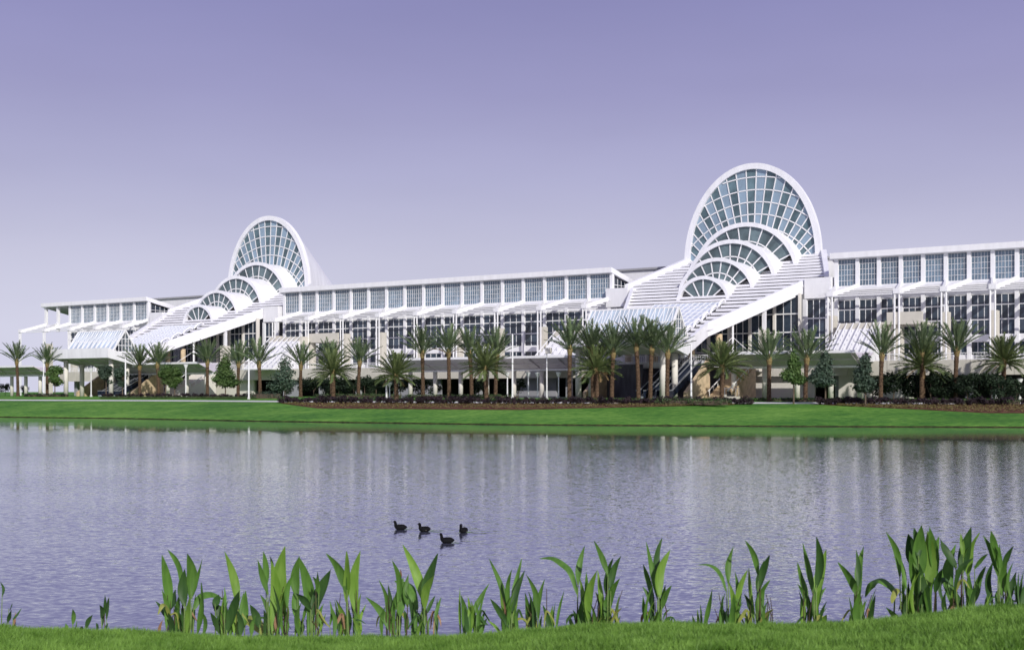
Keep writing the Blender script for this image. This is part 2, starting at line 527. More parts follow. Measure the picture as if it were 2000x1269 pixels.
def gp(px, py, zmin=60.0, zmax=330.0):
    """ground point seen at a photo pixel"""
    Zs = np.arange(zmin, zmax, 0.1)
    X = (px - 1000) / F * Zs
    zr = EYE - (py - HOR) / F * Zs
    hit = np.nonzero(terrain(X, Zs) >= zr)[0]
    i = hit[0] if len(hit) else len(Zs) - 1
    return Vector((X[i], Zs[i], float(terrain(X[i], Zs[i]))))
def gd(px, Y):
    X = (px - 1000) / F * Y
    return Vector((X, Y, tz(X, Y)))
def gf(px, d):
    """ground point at a pixel column and a distance d behind the facade plane"""
    p = LOC(s_of(px, d), d)
    return Vector((p.x, p.y, tz(p.x, p.y)))

xs = np.unique(np.concatenate([np.linspace(-6000, -420, 12), np.arange(-420, -120, 12), np.arange(-120, -18, 3), np.arange(-18, 18, 0.75), np.arange(18, 120, 3), np.arange(120, 420, 12), np.linspace(420, 6000, 12)]))
ys = np.unique(np.concatenate([np.linspace(-300, -20, 6), np.arange(-20, 10, 3), np.arange(10, 25, 0.4), np.arange(25, 130, 8), np.arange(130, 260, 1.2), np.arange(260, 420, 10), np.linspace(420, 9000, 14)]))
GX, GY = np.meshgrid(xs, ys)
GZ = terrain(GX, GY)
nv = np.stack([GX.ravel(), GY.ravel(), GZ.ravel()], 1)
nx_, ny_ = len(xs), len(ys)
ii = np.arange((ny_ - 1) * (nx_ - 1))
r0 = (ii // (nx_ - 1)) * nx_ + ii % (nx_ - 1)
me = bpy.data.meshes.new('ground')
me.from_pydata(nv.tolist(), [], np.stack([r0, r0 + 1, r0 + nx_ + 1, r0 + nx_], 1).tolist())
me.materials.append(M['lawn'])
me.polygons.foreach_set('use_smooth', [True] * len(me.polygons))
struct(put('ground', me))

pw = [(x, float(shore(x)) + 1.0) for x in np.arange(-400, 281, 10)]
wm = MB()
wm.add([(x, -2.0 + 20, WATER) for x, _ in pw] + [(x, y, WATER) for x, y in pw], [(i, i + 1, len(pw) + i + 1, len(pw) + i) for i in range(len(pw) - 1)])
struct(wm.build('water', M['water']))

def strip(name, m, X0, X1, t0, t1, lift, n=90, thick=0.0):
    b = MB()
    vs = []; fs = []
    K = 5
    for i in range(n + 1):
        X = X0 + (X1 - X0) * i / n
        for k in range(K):
            a = t0(X) if callable(t0) else t0
            c = t1(X) if callable(t1) else t1
            Y = float(shore(X)) + a + (c - a) * k / (K - 1)
            vs.append((X, Y, tz(X, Y) + lift))
    for i in range(n):
        for k in range(K - 1):
            q = i * K + k
            fs.append((q, q + K, q + K + 1, q + 1))
    b.add(vs, fs)
    return struct(b.build(name, m))
# ------------------------------------------------------------------ road and paths
strip('road', M['concrete'], -150, 130, 23.5, 27.5, 0.02)
mud = MB(); lip = MB()
mx_ = [x for x in np.arange(-200, 160, 0.8)]
mv = []; lv = []
for x in mx_:
    y = float(shore(x)) - 0.9 + 0.05 * math.sin(x * 1.7) + 0.06 * math.sin(x * 0.63 + 1)
    h = WATER + 0.13 + 0.03 * math.sin(x * 2.3) * math.sin(x * 0.7)
    mv += [(x, y - 0.03, WATER - 0.3), (x, y, h)]
    lv += [(x, y, h + 0.002), (x, y + 0.5, h + 0.14), (x, y + 2.6, tz(x, y + 2.6) + 0.02)]
mud.add(mv, [(2 * i, 2 * i + 2, 2 * i + 3, 2 * i + 1) for i in range(len(mx_) - 1)])
lip.add(lv, [(3 * i + k, 3 * i + 3 + k, 3 * i + 4 + k, 3 * i + 1 + k) for i in range(len(mx_) - 1) for k in range(2)])
struct(mud.build('shore_edge', M['mud']))
struct(lip.build('lawn_edge', M['lawn'], smooth=True))
strip('plaza', M['concrete'], -25, 45, 44, 58, 0.02, 40)

# ------------------------------------------------------------------ concourse wings
ROOF = 25.0
def window_bay(parent, x0, x1, y, rows, ncol, gm, bar=0.09, name='window'):
    """frame (mullion grid) with one pane object for each light"""
    zb, zt = rows[0][0], rows[-1][1]
    f = MB()
    W = x1 - x0
    def frame():
        for (a, c) in rows:
            f.box(0, W, -0.06, 0.10, a - bar / 2 - zb, a + bar / 2 - zb)
            f.box(0, W, -0.061, 0.101, c - bar / 2 - zb, c + bar / 2 - zb)
        for k in range(ncol + 1):
            xx = W * k / ncol
            for (a, c) in rows:
                f.box(xx - bar / 2, xx + bar / 2, -0.05, 0.09, a + bar / 2 - zb, c - bar / 2 - zb)
        return f.mesh(name, M['white_steel'])
    fr = put(name, cached(('win', round(W, 2), tuple(rows), ncol, bar), frame), parent, (x0, y, zb))
    for (a, c) in rows:
        for k in range(ncol):
            cbox(fr, 'pane', gm, W * k / ncol + bar / 2, W * (k + 1) / ncol - bar / 2, 0.02, 0.05, a + bar / 2 - zb, c - bar / 2 - zb)
    return fr

def clerestory(parent, x0, x1, y, z0, z1):
    W = x1 - x0; Hh = z1 - z0
    p = put('clerestory_window', cached(('cg', round(W, 2)), lambda: MB().box(0, W, 0.02, 0.06, 0, Hh).mesh('clerestory_window', M['gl_blue'])), parent, (x0, y, z0))
    def grid():
        g = MB()
        n = max(6, int(round(W / 0.56)))
        for k in range(n + 1):
            t = 0.055 if k % 3 == 0 else 0.03
            g.box(W * k / n - t / 2, W * k / n + t / 2, -0.06, 0.021, 0, Hh)
        for k in range(6):
            t = 0.055
            zz = Hh * k / 5
            g.box(0, W, -0.075, -0.061, zz - t / 2, zz + t / 2)
        return g.mesh('mullion_grid', M['white_steel'])
    put('mullion_grid', cached(('cgg', round(W, 2)), grid), p, (0, 0, 0), kind='stuff')
    return p

ROWS = ((10.3, 12.7), (12.82, 15.1), (15.2, 16.8))
def wing(label, s0, bay, j0, j1, glass_from, posts, D, doors=(), x_lo=None):
    t = fthing('concourse_wing', label, 'building', s0, 0)
    X = lambda j: bay * j
    xa, xb = X(j0) - 0.6, X(j1) + 0.45
    # roof slab falling towards the back
    y0, y1, zf, zb, th = -1.1, 13.0, ROOF, 22.2, 1.0
    r = MB().hexa([(xa - 0.3, y0, zf - th), (xb, y0, zf - th), (xb, y0, zf), (xa - 0.3, y0, zf)],
                  [(xa - 0.3, y1, zb - th), (xb, y1, zb - th), (xb, y1, zb), (xa - 0.3, y1, zb)])
    rf = r.build('roof', M['white'], t)
    MB().hexa([(xa, y0 + 0.7, zf - th - 0.17 - 0.02), (xb - 0.3, y0 + 0.7, zf - th - 0.19), (xb - 0.3, y0 + 0.7, zf - th - 0.14), (xa, y0 + 0.7, zf - th - 0.14)],
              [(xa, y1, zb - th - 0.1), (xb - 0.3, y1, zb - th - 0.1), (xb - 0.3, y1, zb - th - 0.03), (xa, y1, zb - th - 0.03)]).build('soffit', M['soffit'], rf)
    # columns run the whole height
    cz0 = 0.0
    for j in range(j0, j1 + 1):
        c0 = 5.8 if j >= glass_from else 17.2
        cbox(t, 'column', M['white'], X(j) - 0.32, X(j) + 0.32, -0.42, 0.3, c0, ROOF - th - 0.02)
    for j in range(glass_from, j1):
        a, c = X(j) + 0.33, X(j + 1) - 0.33
        clerestory(t, a, c, -0.05, 19.25, 23.93)
        cbox(t, 'spandrel', M['white'], a - 0.005, c + 0.005, -0.2, 0.28, 16.9, 19.22)
        cbox(t, 'spandrel', M['white'], a - 0.005, c + 0.005, -0.2, 0.28, 9.2, 10.25)
        n = 3 if bay > 4.5 else 3
        window_bay(t, a, c, -0.04, ROWS, n, M['gl_dark'])
        window_bay(t, a, c, -0.04, ((7.05, 9.15),), n, M['gl_dark'])
        cbox(t, 'spandrel', M['white'], a - 0.005, c + 0.005, -0.2, 0.28, 5.8, 7.0)
    # end walls and rear wall of the clerestory storey
    gx = X(glass_from)
    cbox(t, 'back_wall', M['greywall'], gx, X(j1) - 0.3, 11.2, 11.6, 5.8, 21.3)
    e = X(j1) + 0.1
    MB().hexa([(e - 0.15, 0.35, 19.4), (e, 0.35, 19.4), (e, 11.0, 19.4), (e - 0.15, 11.0, 19.4)], [(e - 0.15, 0.35, 23.3), (e, 0.35, 23.3), (e, 11.0, 21.0), (e - 0.15, 11.0, 21.0)]).build('end_glazing', M['gl_dark'], t)
    g = MB()
    for k in range(8):
        yy = 0.6 + k * 1.45
        g.box(e - 0.02, e + 0.05, yy - 0.05, yy + 0.05, 19.4, 23.4 - 0.205 * yy)
    for zz in (19.5, 20.6, 21.7):
        g.box(e - 0.02, e + 0.052, 0.4, 10.9, zz, zz + 0.1)
    g.build('end_mullions', M['white_steel'], t)
    cbox(t, 'end_wall', M['white'], e - 0.14, e + 0.06, 0.35, 11.1, 5.8, 19.3)
    cbox(t, 'end_wall', M['white'], gx - 0.3, gx - 0.1, 0.3, 11.1, 5.8, 21.0)
    # sloping trellis in front
    zp, zw = 17.1, 19.2
    pj = [X(p) for p in posts]
    lo, hi = (pj[0] - 0.3) if x_lo is None else x_lo, X(j1) + 0.3
    for k in range(4):
        fr_ = k / 4.6
        dd = -D + fr_ * D
        zz = zp + (zw - zp) * fr_
        cbox(t, 'trellis_slat', M['white_steel'], lo, hi, dd - 0.14, dd + 0.14, zz - 0.30, zz - 0.12)
    a0, b0 = 0.80, 1.0
    MB().hexa([(lo, -D + a0 * D, zp + (zw - zp) * a0 - 0.3), (hi, -D + a0 * D, zp + (zw - zp) * a0 - 0.3), (hi, -D + a0 * D, zp + (zw - zp) * a0 - 0.1), (lo, -D + a0 * D, zp + (zw - zp) * a0 - 0.1)],
              [(lo, -0.22, zw - 0.3), (hi, -0.22, zw - 0.3), (hi, -0.22, zw - 0.05), (lo, -0.22, zw - 0.05)]).build('trellis_apron', M['white'], t)
    for k, (pp, px_) in enumerate(zip(posts, pj)):
        for q in (-0.36, 0.36):
            put('trellis_post', cached(('post',), lambda: MB().tube([(0, 0, 0), (0, 0, 11.9)], 0.15, 8).mesh('trellis_post', M['white_steel'])), t, (px_ + q, -D, 5.8), scale=None if pp > glass_from - 1.6 else (1, 1, 1))
            if pp < glass_from:
                put('trellis_post', cached(('postl',), lambda: MB().tube([(0, 0, 0), (0, 0, 5.79)], 0.15, 8).mesh('trellis_post', M['white_steel'])), t, (px_ + q, -D, 0))
        cbox(t, 'post_head', M['white'], px_ - 0.55, px_ + 0.55, -D - 0.25, -D + 0.25, 16.9, 17.75)
        cbox(t, 'post_collar', M['white_steel'], px_ - 0.5, px_ + 0.5, -D - 0.1, -D + 0.1, 14.6, 14.8)
        if pp > glass_from - 1.6:
            cbox(t, 'pier', M['tan'], px_ - 0.55, px_ + 0.55, -D + 0.7, -D + 2.3, 5.81 if pp > glass_from else 0.0, 13.7)
        for sg in (-0.5, 0.5):
            xe = px_ + sg * bay
            if lo - 1 < xe < hi + 0.5:
                x_a = px_ + sg * 0.3
                MB().hexa([(x_a - 0.14, -D, zp - 0.35), (x_a + 0.14, -D, zp - 0.35), (x_a + 0.14, -D, zp + 0.5), (x_a - 0.14, -D, zp + 0.5)],
                          [(xe - 0.14, -0.44, zw - 0.45), (xe + 0.14, -0.44, zw - 0.45), (xe + 0.14, -0.44, zw + 0.35), (xe - 0.14, -0.44, zw + 0.35)]).build('rafter', M['white'], t)
    return t

LW = wing('left glass concourse wing ending in an open roof overhang on columns', -141.4, 5.18, -2, 6, 0, (-2.5, -0.5, 1.5, 3.5, 5.5), 6.3)
MW = wing('long middle glass concourse wing between the two arched entrances', -52.99, 5.08, -2, 15, -2, (-1.5, 0.5, 2.5, 4.5, 6.5, 8.5, 10.5, 12.5, 14.5), 6.3)
RW = wing('right glass concourse wing cut off by the picture edge', 71.3, 3.69, -1, 11, -1, (-0.5, 2.5, 4.5, 6.5, 8.5, 10.5), 9.0, x_lo=-4.6)

# exhibition hall behind
hall = fthing('exhibition_hall', 'low white exhibition hall roof behind the concourse wings', 'building', 0, 0)
MB().box(-152, 115, 34, 120, 0, 27.9).build('hall_wall', M['white'], hall)
MB().box(-152.5, 115.5, 33.5, 120.5, 27.95, 28.4).build('hall_parapet', M['soffit'], hall)

# ------------------------------------------------------------------ terrace along the facade
ter = fthing('terrace', 'raised concourse terrace with tan edge wall and white railing', 'terrace', 0, 0)
SEG = ((-128.0, -96.6, -13.0), (-96.4, -76.6, -24.0), (-76.4, 34.6, -13.0), (34.8, 54.6, -24.0), (54.8, 112.0, -13.0))
for (a, c, dd) in SEG:
    cbox(ter, 'deck', M['concrete'], a, c, dd, 12.0, 5.1, 5.78)
    n = max(1, int((c - a) / 6.0))
    for k in range(n):
        cbox(ter, 'wall_panel', M['tan'] if dd > -20 else M['white'], a + (c - a) * k / n + 0.03, a + (c - a) * (k + 1) / n - 0.03, dd - 0.35, dd - 0.02, 3.6 if dd > -20 else 5.0, 5.95)
    rl = MB()
    rl.box(a, c, dd - 0.3, dd - 0.22, 6.95, 7.05).box(a, c, dd - 0.3, dd - 0.22, 6.05, 6.12)
    for k in range(int((c - a) / 0.4)):
        x = a + 0.2 + k * 0.4
        rl.box(x - 0.025, x + 0.025, dd - 0.285, dd - 0.235, 5.9, 6.95)
    rl.build('railing', M['white_steel'], ter, kind='stuff')
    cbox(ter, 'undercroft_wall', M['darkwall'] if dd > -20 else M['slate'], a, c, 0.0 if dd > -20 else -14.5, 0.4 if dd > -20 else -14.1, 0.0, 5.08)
for x in np.arange(-124, 112, 10.3):
    cbox(ter, 'pier', M['greywall'], x - 0.5, x + 0.5, -11.6, -10.6, 0.0, 5.08)
for (a, c) in ((-73, -61), (-52, -47), (-20, -9), (9, 18), (57, 68), (72, 84)):
    cbox(ter, 'wall_block', M['greywall'] if a in (-52, -20, 9) else M['cream'], a, c, -12.2, -11.7, 0.0, 3.55 if a in (-52, -20) else 5.08)

# ------------------------------------------------------------------ entrance pavilions
SL = 0.388
def rz_(d):
    return 20.0 + SL * d
VERGE = ((-31.5, 8.8), (-21.7, 8.5), (-0.2, 17.4), (3.3, 20.4), (18.6, 14.4))
def half(d):
    return float(np.interp(d, [v[0] for v in VERGE], [v[1] for v in VERGE]))
ARCH = ((-5.0, 18.05, 5.15, 3.85), (0.7, 20.4, 7.45, 5.3), (7.1, 22.7, 9.1, 7.0), (13.9, 25.2, 10.8, 8.5), (18.7, 27.0, 14.25, 18.9))

def arch_curve(hw, rise, n, full):
    pts = []
    if full:                                   # half ellipse
        for i in range(n + 1):
            a = math.pi * (1 - i / n)
            pts.append((hw * math.cos(a), rise * math.sin(a)))
    else:                                      # circular segment
        rad = (hw * hw + rise * rise) / (2 * rise)
        a0 = math.asin(hw / rad)
        if rise > hw:
            a0 = math.pi - a0
        for i in range(n + 1):
            a = -a0 + 2 * a0 * i / n
            pts.append((rad * math.sin(a), rad * math.cos(a) - (rad - rise)))
    return pts

def clip_poly(poly, inside, cut):
    out = []
    for i in range(len(poly)):
        a, b = poly[i], poly[(i + 1) % len(poly)]
        ia, ib = inside(a), inside(b)
        if ia:
            out.append(a)
        if ia != ib:
            out.append(cut(a, b))
    return out
def clip_to(poly, inside):
    def cut(a, b):
        lo, hi = (a, b) if inside(a) else (b, a)
        for _ in range(18):
            m_ = ((lo[0] + hi[0]) / 2, (lo[1] + hi[1]) / 2)
            if inside(m_):
                lo = m_
            else:
                hi = m_
        return lo
    return clip_poly(poly, inside, cut)

def make_arch(t, k):
    y, zb, hw, rise = ARCH[k]
    full = k == 4
    n = 40
    rim = 1.15 if full else (0.62 + 0.07 * k)
    o = arch_curve(hw, rise, n, full)
    i_ = arch_curve(hw - rim, rise - rim, n, full)
    dep = 1.1 if full else 0.9
    zlo = zb - 0.9
    b = MB()
    vs = []
    for (p, q) in zip(o, i_):
        vs += [(p[0], y - dep / 2, zb + p[1]), (q[0], y - dep / 2, zb + q[1]), (q[0], y + dep / 2, zb + q[1]), (p[0], y + dep / 2, zb + p[1])]
    fs = []
    for j in range(n):
        for q in range(4):
            fs.append((j * 4 + q, j * 4 + (q + 1) % 4, (j + 1) * 4 + (q + 1) % 4, (j + 1) * 4 + q))
    b.add(vs, fs)
    for sg in (-1, 1):
        b.box(min(sg * hw, sg * (hw - rim)), max(sg * hw, sg * (hw - rim)), y - dep / 2, y + dep / 2, zlo, zb)
    ar = b.build('arch', M['white'], t, (-0.55 if full else 0.0, 0, 0))
    # vault behind
    v = MB()
    vs = []
    if full:
        apex = (0, y + 34.0, 21.5)
        K = 10
        for r in range(K + 1):
            f = r / K * 0.985
            for p in o:
                vs.append((p[0] * 0.995 * (1 - f), y + dep / 2 + (34 - dep / 2) * f, zb + p[1] * 0.995 * (1 - f) + (apex[2] - zb) * f))
    else:
        K = 1
        y2 = ARCH[k + 1][0] + (0.6 if k < 3 else 0.2)
        for r in range(K + 1):
            for p in o:
                vs.append((p[0] * 0.97, y + dep / 2 if r == 0 else y2, zb + p[1] * 0.97))
    N = n + 1
    v.add(vs, [(r * N + j, r * N + j + 1, (r + 1) * N + j + 1, (r + 1) * N + j) for r in range(K) for j in range(n)])
    v.build('vault', M['white'], ar, smooth=True)
    # fan glazing: panes between radial and concentric bars, fan centre below the springing
    if full:
        c0 = -8.7; nr = 27; amax = R(64); radii = [7.0, 10.2, 12.7, 15.1, 17.6, 20.0, 22.4, 24.9, 29]
    else:
        rad = (hw * hw + rise * rise) / (2 * rise)
        c0 = -(rad - rise) * (0.9)
        nr = (6, 9, 10, 11)[k]
        amax = math.atan2(hw, -c0) + R(3)
        rr = rise - rim - c0
        radii = [0.0 if k == 0 else rr * 0.12, rr - (8.0 if k == 0 else (1.75 + 0.35 * k)), rr + 3.5] if k else [0.3, rr + 3.0]
    inner = lambda p: (p[1] > 0.02) and inside_arch(p)
    hi_w, hi_r = hw - rim + 0.1, rise - rim + 0.1
    if full:
        inside_arch = lambda p: (p[0] / hi_w) ** 2 + (p[1] / hi_r) ** 2 < 1
    else:
        rad2 = (hi_w ** 2 + hi_r ** 2) / (2 * hi_r)
        inside_arch = lambda p: p[0] ** 2 + (p[1] + rad2 - hi_r) ** 2 < rad2 ** 2
    bars = MB()
    angs = [-amax + 2 * amax * j / nr for j in range(nr + 1)]
    if full:
        angs = [-amax + 2 * amax * (j) / nr for j in range(nr + 1)]
    P = lambda r_, a: (r_ * math.sin(a), c0 + r_ * math.cos(a))
    for j in range(nr):
        for q in range(len(radii) - 1):
            ra, rb = radii[q], radii[q + 1]
            S = 4
            RD = 14
            poly = [P(ra, angs[j] + (angs[j + 1] - angs[j]) * s_ / S) for s_ in range(S + 1)] + [P(ra + (rb - ra) * q_ / RD, angs[j + 1]) for q_ in range(1, RD)] + [P(rb, angs[j + 1] - (angs[j + 1] - angs[j]) * s_ / S) for s_ in range(S + 1)] + [P(rb + (ra - rb) * q_ / RD, angs[j]) for q_ in range(1, RD)]
            pl = clip_to(poly, inner)
            if len(pl) < 3:
                continue
            area = 0.5 * abs(sum(pl[m_][0] * pl[(m_ + 1) % len(pl)][1] - pl[(m_ + 1) % len(pl)][0] * pl[m_][1] for m_ in range(len(pl))))
            if area < 0.05:
                continue
            g = MB()
            nn = len(pl)
            tilt = random.uniform(-0.02, 0.02)
            vs2 = [(p[0], y + tilt * (p[1] - pl[0][1]), zb + p[1]) for p in pl] + [(p[0], y + 0.06 + tilt * (p[1] - pl[0][1]), zb + p[1]) for p in pl]
            g.add(vs2, [tuple(range(nn)), tuple(range(2 * nn - 1, nn - 1, -1))] + [(m_, nn + m_, nn + (m_ + 1) % nn, (m_ + 1) % nn) for m_ in range(nn)])
            gm = (M['gl_sky_tone'] if j % 2 == 0 else M['gl_teal']) if full else M['gl_teald']  # great arch: alternating sky brightness is painted, the glass is all one kind
            g.build('pane', gm, ar)
    bt = 0.085 if full else 0.075
    def put_bar(p, q):
        bars.bar((p[0], y - 0.1, zb + p[1]), (q[0], y - 0.1, zb + q[1]), 0.22, bt, up=(0, 1, 0))
    for a in angs[1:-1]:
        rs = np.linspace(radii[0], radii[-1], 160)
        ok = [P(r_, a) for r_ in rs if inner(P(r_, a))]
        if len(ok) > 2:
            put_bar(ok[0], ok[-1])
    for r_ in radii[1:-1]:
        prev = None
        for a in np.linspace(-amax, amax, 60):
            p = P(r_, a)
            if inner(p):
                if prev is not None:
                    put_bar(prev, p)
                prev = p
            else:
                prev = None
    bars.build('glazing_bars', M['white_steel'], ar)

def pavilion(label, sc):
    t = fthing('entrance_pavilion', label, 'building', sc, 0)
    # stepped roof
    pitch = 1.93
    d = -28.6
    while d < 18.4:
        d2 = d + pitch
        h0, h1 = half(d), half(min(d2 + 0.35, 18.5))
        zt = rz_(d) + 0.36
        # tread lip
        for (xa, xb) in (((-h0, h0),) if not (-26.5 < d < -9.5) else ((-h0, -7.6 + max(0, (d + 26) * -0.0)), (min(5.8 + (d + 26.5) * 0.02, h0 - 1.5) - (0 if d < -12 else 0), h0))):
            ea = -h1 if xa == -h0 else xa
            eb = h1 if xb == h0 else xb
            MB().hexa([(xa, d, zt - 0.43), (xb, d, zt - 0.43), (xb, d, zt), (xa, d, zt)],
                      [(ea, d2 + 0.34, zt - 0.25), (eb, d2 + 0.34, zt - 0.25), (eb, d2 + 0.34, zt + 0.1), (ea, d2 + 0.34, zt + 0.1)]).build('roof_step', M['roof_white'], t)
        d = d2
    # underside of the roof
    vs = []
    for (dd, hh) in VERGE:
        vs += [(-hh + 0.3, dd, rz_(dd) - 0.75), (hh - 0.3, dd, rz_(dd) - 0.75)]
    top = [(x, y, z + 0.2) for x, y, z in vs]
    n = len(VERGE)
    fs = [(2 * i, 2 * i + 1, 2 * i + 3, 2 * i + 2) for i in range(n - 1)] + [(2 * n + 2 * i, 2 * n + 2 * i + 2, 2 * n + 2 * i + 3, 2 * n + 2 * i + 1) for i in range(n - 1)]
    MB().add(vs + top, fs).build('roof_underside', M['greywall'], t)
    # skylight in the lower part of the roof
    sk = MB().hexa([(-7.6, -26.6, rz_(-26.6) + 0.2), (5.8, -26.6, rz_(-26.6) + 0.2), (5.8, -26.6, rz_(-26.6) + 0.32), (-7.6, -26.6, rz_(-26.6) + 0.32)],
                   [(-7.6, -9.3, rz_(-9.3) + 0.2), (5.8, -9.3, rz_(-9.3) + 0.2), (5.8, -9.3, rz_(-9.3) + 0.32), (-7.6, -9.3, rz_(-9.3) + 0.32)]).build('skylight', M['gl_roof'], t)
    g = MB()
    for k in range(13):
        x = -7.6 + 13.4 * k / 12
        g.bar((x, -26.6, rz_(-26.6) + 0.36), (x, -9.3, rz_(-9.3) + 0.36), 0.14, 0.1)
    for k in range(11):
        dd = -26.6 + 17.3 * k / 10
        g.bar((-7.6, dd, rz_(dd) + 0.37), (5.8, dd, rz_(dd) + 0.37), 0.14, 0.12)
    g.build('skylight_bars', M['white_steel'], sk)
    # saw-tooth scuppers at the right edge of the skylight
    for k in range(5):
        dd = -25.5 + 3.4 * k
        MB().tube([(5.9, dd, rz_(dd) + 0.25), (5.9, dd + 0.9, rz_(dd) + 1.15), (5.9, dd + 2.2, rz_(dd + 2.2) + 0.9), (5.9, dd + 3.0, rz_(dd + 3.0) + 0.3)], 0.22, 6).build('scupper', M['white'], t)
    # verge fascias
    for sg in (-1, 1):
        pts = [(sg * h_, d_, rz_(d_)) for d_, h_ in VERGE[:3]]
        for (p, q) in zip(pts[:-1], pts[1:]):
            w0 = 0.55 * -sg
            lift = 0.85
            dn = 1.45
            q2 = (q[0], q[1] + (0.02 if q is pts[-1] else 0.0), q[2])
            MB().hexa([(p[0], p[1], p[2] - dn), (p[0] + w0, p[1], p[2] - dn), (p[0] + w0, p[1], p[2] + lift), (p[0], p[1], p[2] + lift)],
                      [(q2[0], q2[1], q2[2] - dn), (q2[0] + w0, q2[1], q2[2] - dn), (q2[0] + w0, q2[1], q2[2] + lift), (q2[0], q2[1], q2[2] + lift)]).build('verge_fascia', M['white'], t)
        # upper verge beam up to the great arch
        p = (sg * 20.4, 3.2, rz_(3.2)); q = (sg * 14.2, 18.4, rz_(18.4))
        MB().hexa([(p[0], p[1], p[2] - 0.5), (p[0] - sg * 0.8, p[1], p[2] - 0.5), (p[0] - sg * 0.8, p[1], p[2] + 0.7), (p[0], p[1], p[2] + 0.7)],
                  [(q[0] + sg * 0.5, q[1], q[2] - 0.5), (q[0] - sg * 0.6, q[1], q[2] - 0.5), (q[0] - sg * 0.6, q[1], q[2] + 0.9), (q[0] + sg * 0.5, q[1], q[2] + 0.9)]).build('upper_verge', M['white'], t)
        # white corner block and the tall windows under it
        x0, x1 = sorted((sg * 17.5, sg * 22.2))
        cbox(t, 'corner_block', M['white'], x0, x1, -1.2, 9.0, 17.3, 20.9)
        cbox(t, 'corner_column', M['white'], sg * 17.5 - 0.35, sg * 17.5 + 0.35, -1.1, -0.5, 5.8, 17.25)
        cbox(t, 'corner_column', M['white'], sg * 21.6 - 0.35, sg * 21.6 + 0.35, -1.1, -0.5, 5.8, 17.25)
        window_bay(t, min(sg * 17.9, sg * 21.2), max(sg * 17.9, sg * 21.2), -0.8, ((7.6, 10.4), (10.5, 13.8), (13.9, 17.15)), 3, M['gl_dark'], 0.11)
        cbox(t, 'plinth', M['white'], x0 + 0.4, x1 - 0.4, -0.95, -0.5, 5.8, 7.5)
        # tall post with pier under the verge
        px_ = sg * 13.2; py_ = -9.0
        cbox(t, 'verge_post', M['white'], px_ - 0.3, px_ + 0.3, py_ - 0.3, py_ + 0.3, 10.9, rz_(py_) - 1.2)
        cbox(t, 'pier', M['tan'], px_ - 0.5, px_ + 0.5, py_ - 1.2, py_ + 1.2, 5.8, 11.6)
        put('verge_post', MB().tube([(0, 0, 0), (0, 0, rz_(-16) - 1.2 - 5.8)], 0.2, 8).mesh('verge_post', M['white_steel']), t, (sg * 10.4, -16.0, 5.8))
        MB().tube([(sg * 10.4, -16, 10.2), (sg * 9.0, -21, 6.9)], 0.06, 6).build('tie_rod', M['white_steel'], t)
        MB().tube([(sg * 10.4, -16, 10.2), (sg * 12.4, -11, 6.9)], 0.06, 6).build('tie_rod', M['white_steel'], t)
    # glazed wall under the roof, following its slope on each side
    for (xa, xb) in ((-17.0, -12.8), (-12.4, -8.2), (-7.8, -4.2), (-3.8, -0.2), (0.2, 3.8), (4.2, 7.8), (8.2, 12.4), (12.8, 17.0)):
        window_bay(t, xa, xb, -2.6, ((8.2, 11.4), (11.5, 14.6), (14.7, 17.9)), 3, M['gl_dark'], 0.11)
        cbox(t, 'wall_base', M['greywall'], xa, xb, -2.6, -2.2, 5.8, 8.15)
    for x in (-17.2, -12.6, -8.0, -4.0, 0.0, 4.0, 8.0, 12.6, 17.2):
        cbox(t, 'wall_column', M['cream'], x - 0.19 if abs(x) < 17 else x - 0.15, x + 0.19 if abs(x) < 17 else x + 0.15, -3.1, -2.2, 5.8, 18.2)
    for x in (-8.6, -3.5, 3.5, 8.6):
        put('round_column', cached(('rcol',), lambda: MB().tube([(0, 0, 0), (0, 0, 4.9)], 0.55, 14).mesh('round_column', M['stone'], True)), t, (x, -17.5, 5.8))
    cbox(t, 'back_wall', M['greywall'], -14.0, 14.0, 20.5, 21.0, 5.8, 26.5)
    for k in range(5):
        make_arch(t, k)
    # drop-off canopy in front: front edge high, falling back to the valley
    yf, yb, hw_ = -39.0, -31.6, 9.6
    zf0, zf1, zb0, zb1 = 8.25, 10.35, 6.75, 8.3
    MB().hexa([(-hw_, yf, zf0), (hw_, yf, zf0), (hw_, yf, zf1), (-hw_, yf, zf1)], [(-hw_, yf + 0.4, zf0 - 0.08), (hw_, yf + 0.4, zf0 - 0.08), (hw_, yf + 0.4, zf1 - 0.1), (-hw_, yf + 0.4, zf1 - 0.1)]).build('canopy_front_fascia', M['white'], t)
    for sg in (-1, 1):
        x0, x1 = sorted((sg * hw_, sg * (hw_ - 0.4)))
        MB().hexa([(x0, yf + 0.41, zf0 - 0.08), (x1, yf + 0.41, zf0 - 0.08), (x1, yf + 0.41, zf1 - 0.1), (x0, yf + 0.41, zf1 - 0.1)],
                  [(x0, yb, zb0), (x1, yb, zb0), (x1, yb, zb1), (x0, yb, zb1)]).build('canopy_side_fascia', M['white'], t)
    zs = lambda y, o: zf0 + (zb0 - zf0) * (y - yf) / (yb - yf) + o
    MB().hexa([(-hw_ + 0.41, yf + 0.41, zs(yf + 0.41, 0.25)), (hw_ - 0.41, yf + 0.41, zs(yf + 0.41, 0.25)), (hw_ - 0.41, yf + 0.41, zs(yf + 0.41, 0.6)), (-hw_ + 0.41, yf + 0.41, zs(yf + 0.41, 0.6))],
              [(-hw_ + 0.41, yb, zs(yb, 0.25)), (hw_ - 0.41, yb, zs(yb, 0.25)), (hw_ - 0.41, yb, zs(yb, 0.6)), (-hw_ + 0.41, yb, zs(yb, 0.6))]).build('canopy_soffit', M['canopy_under'], t)
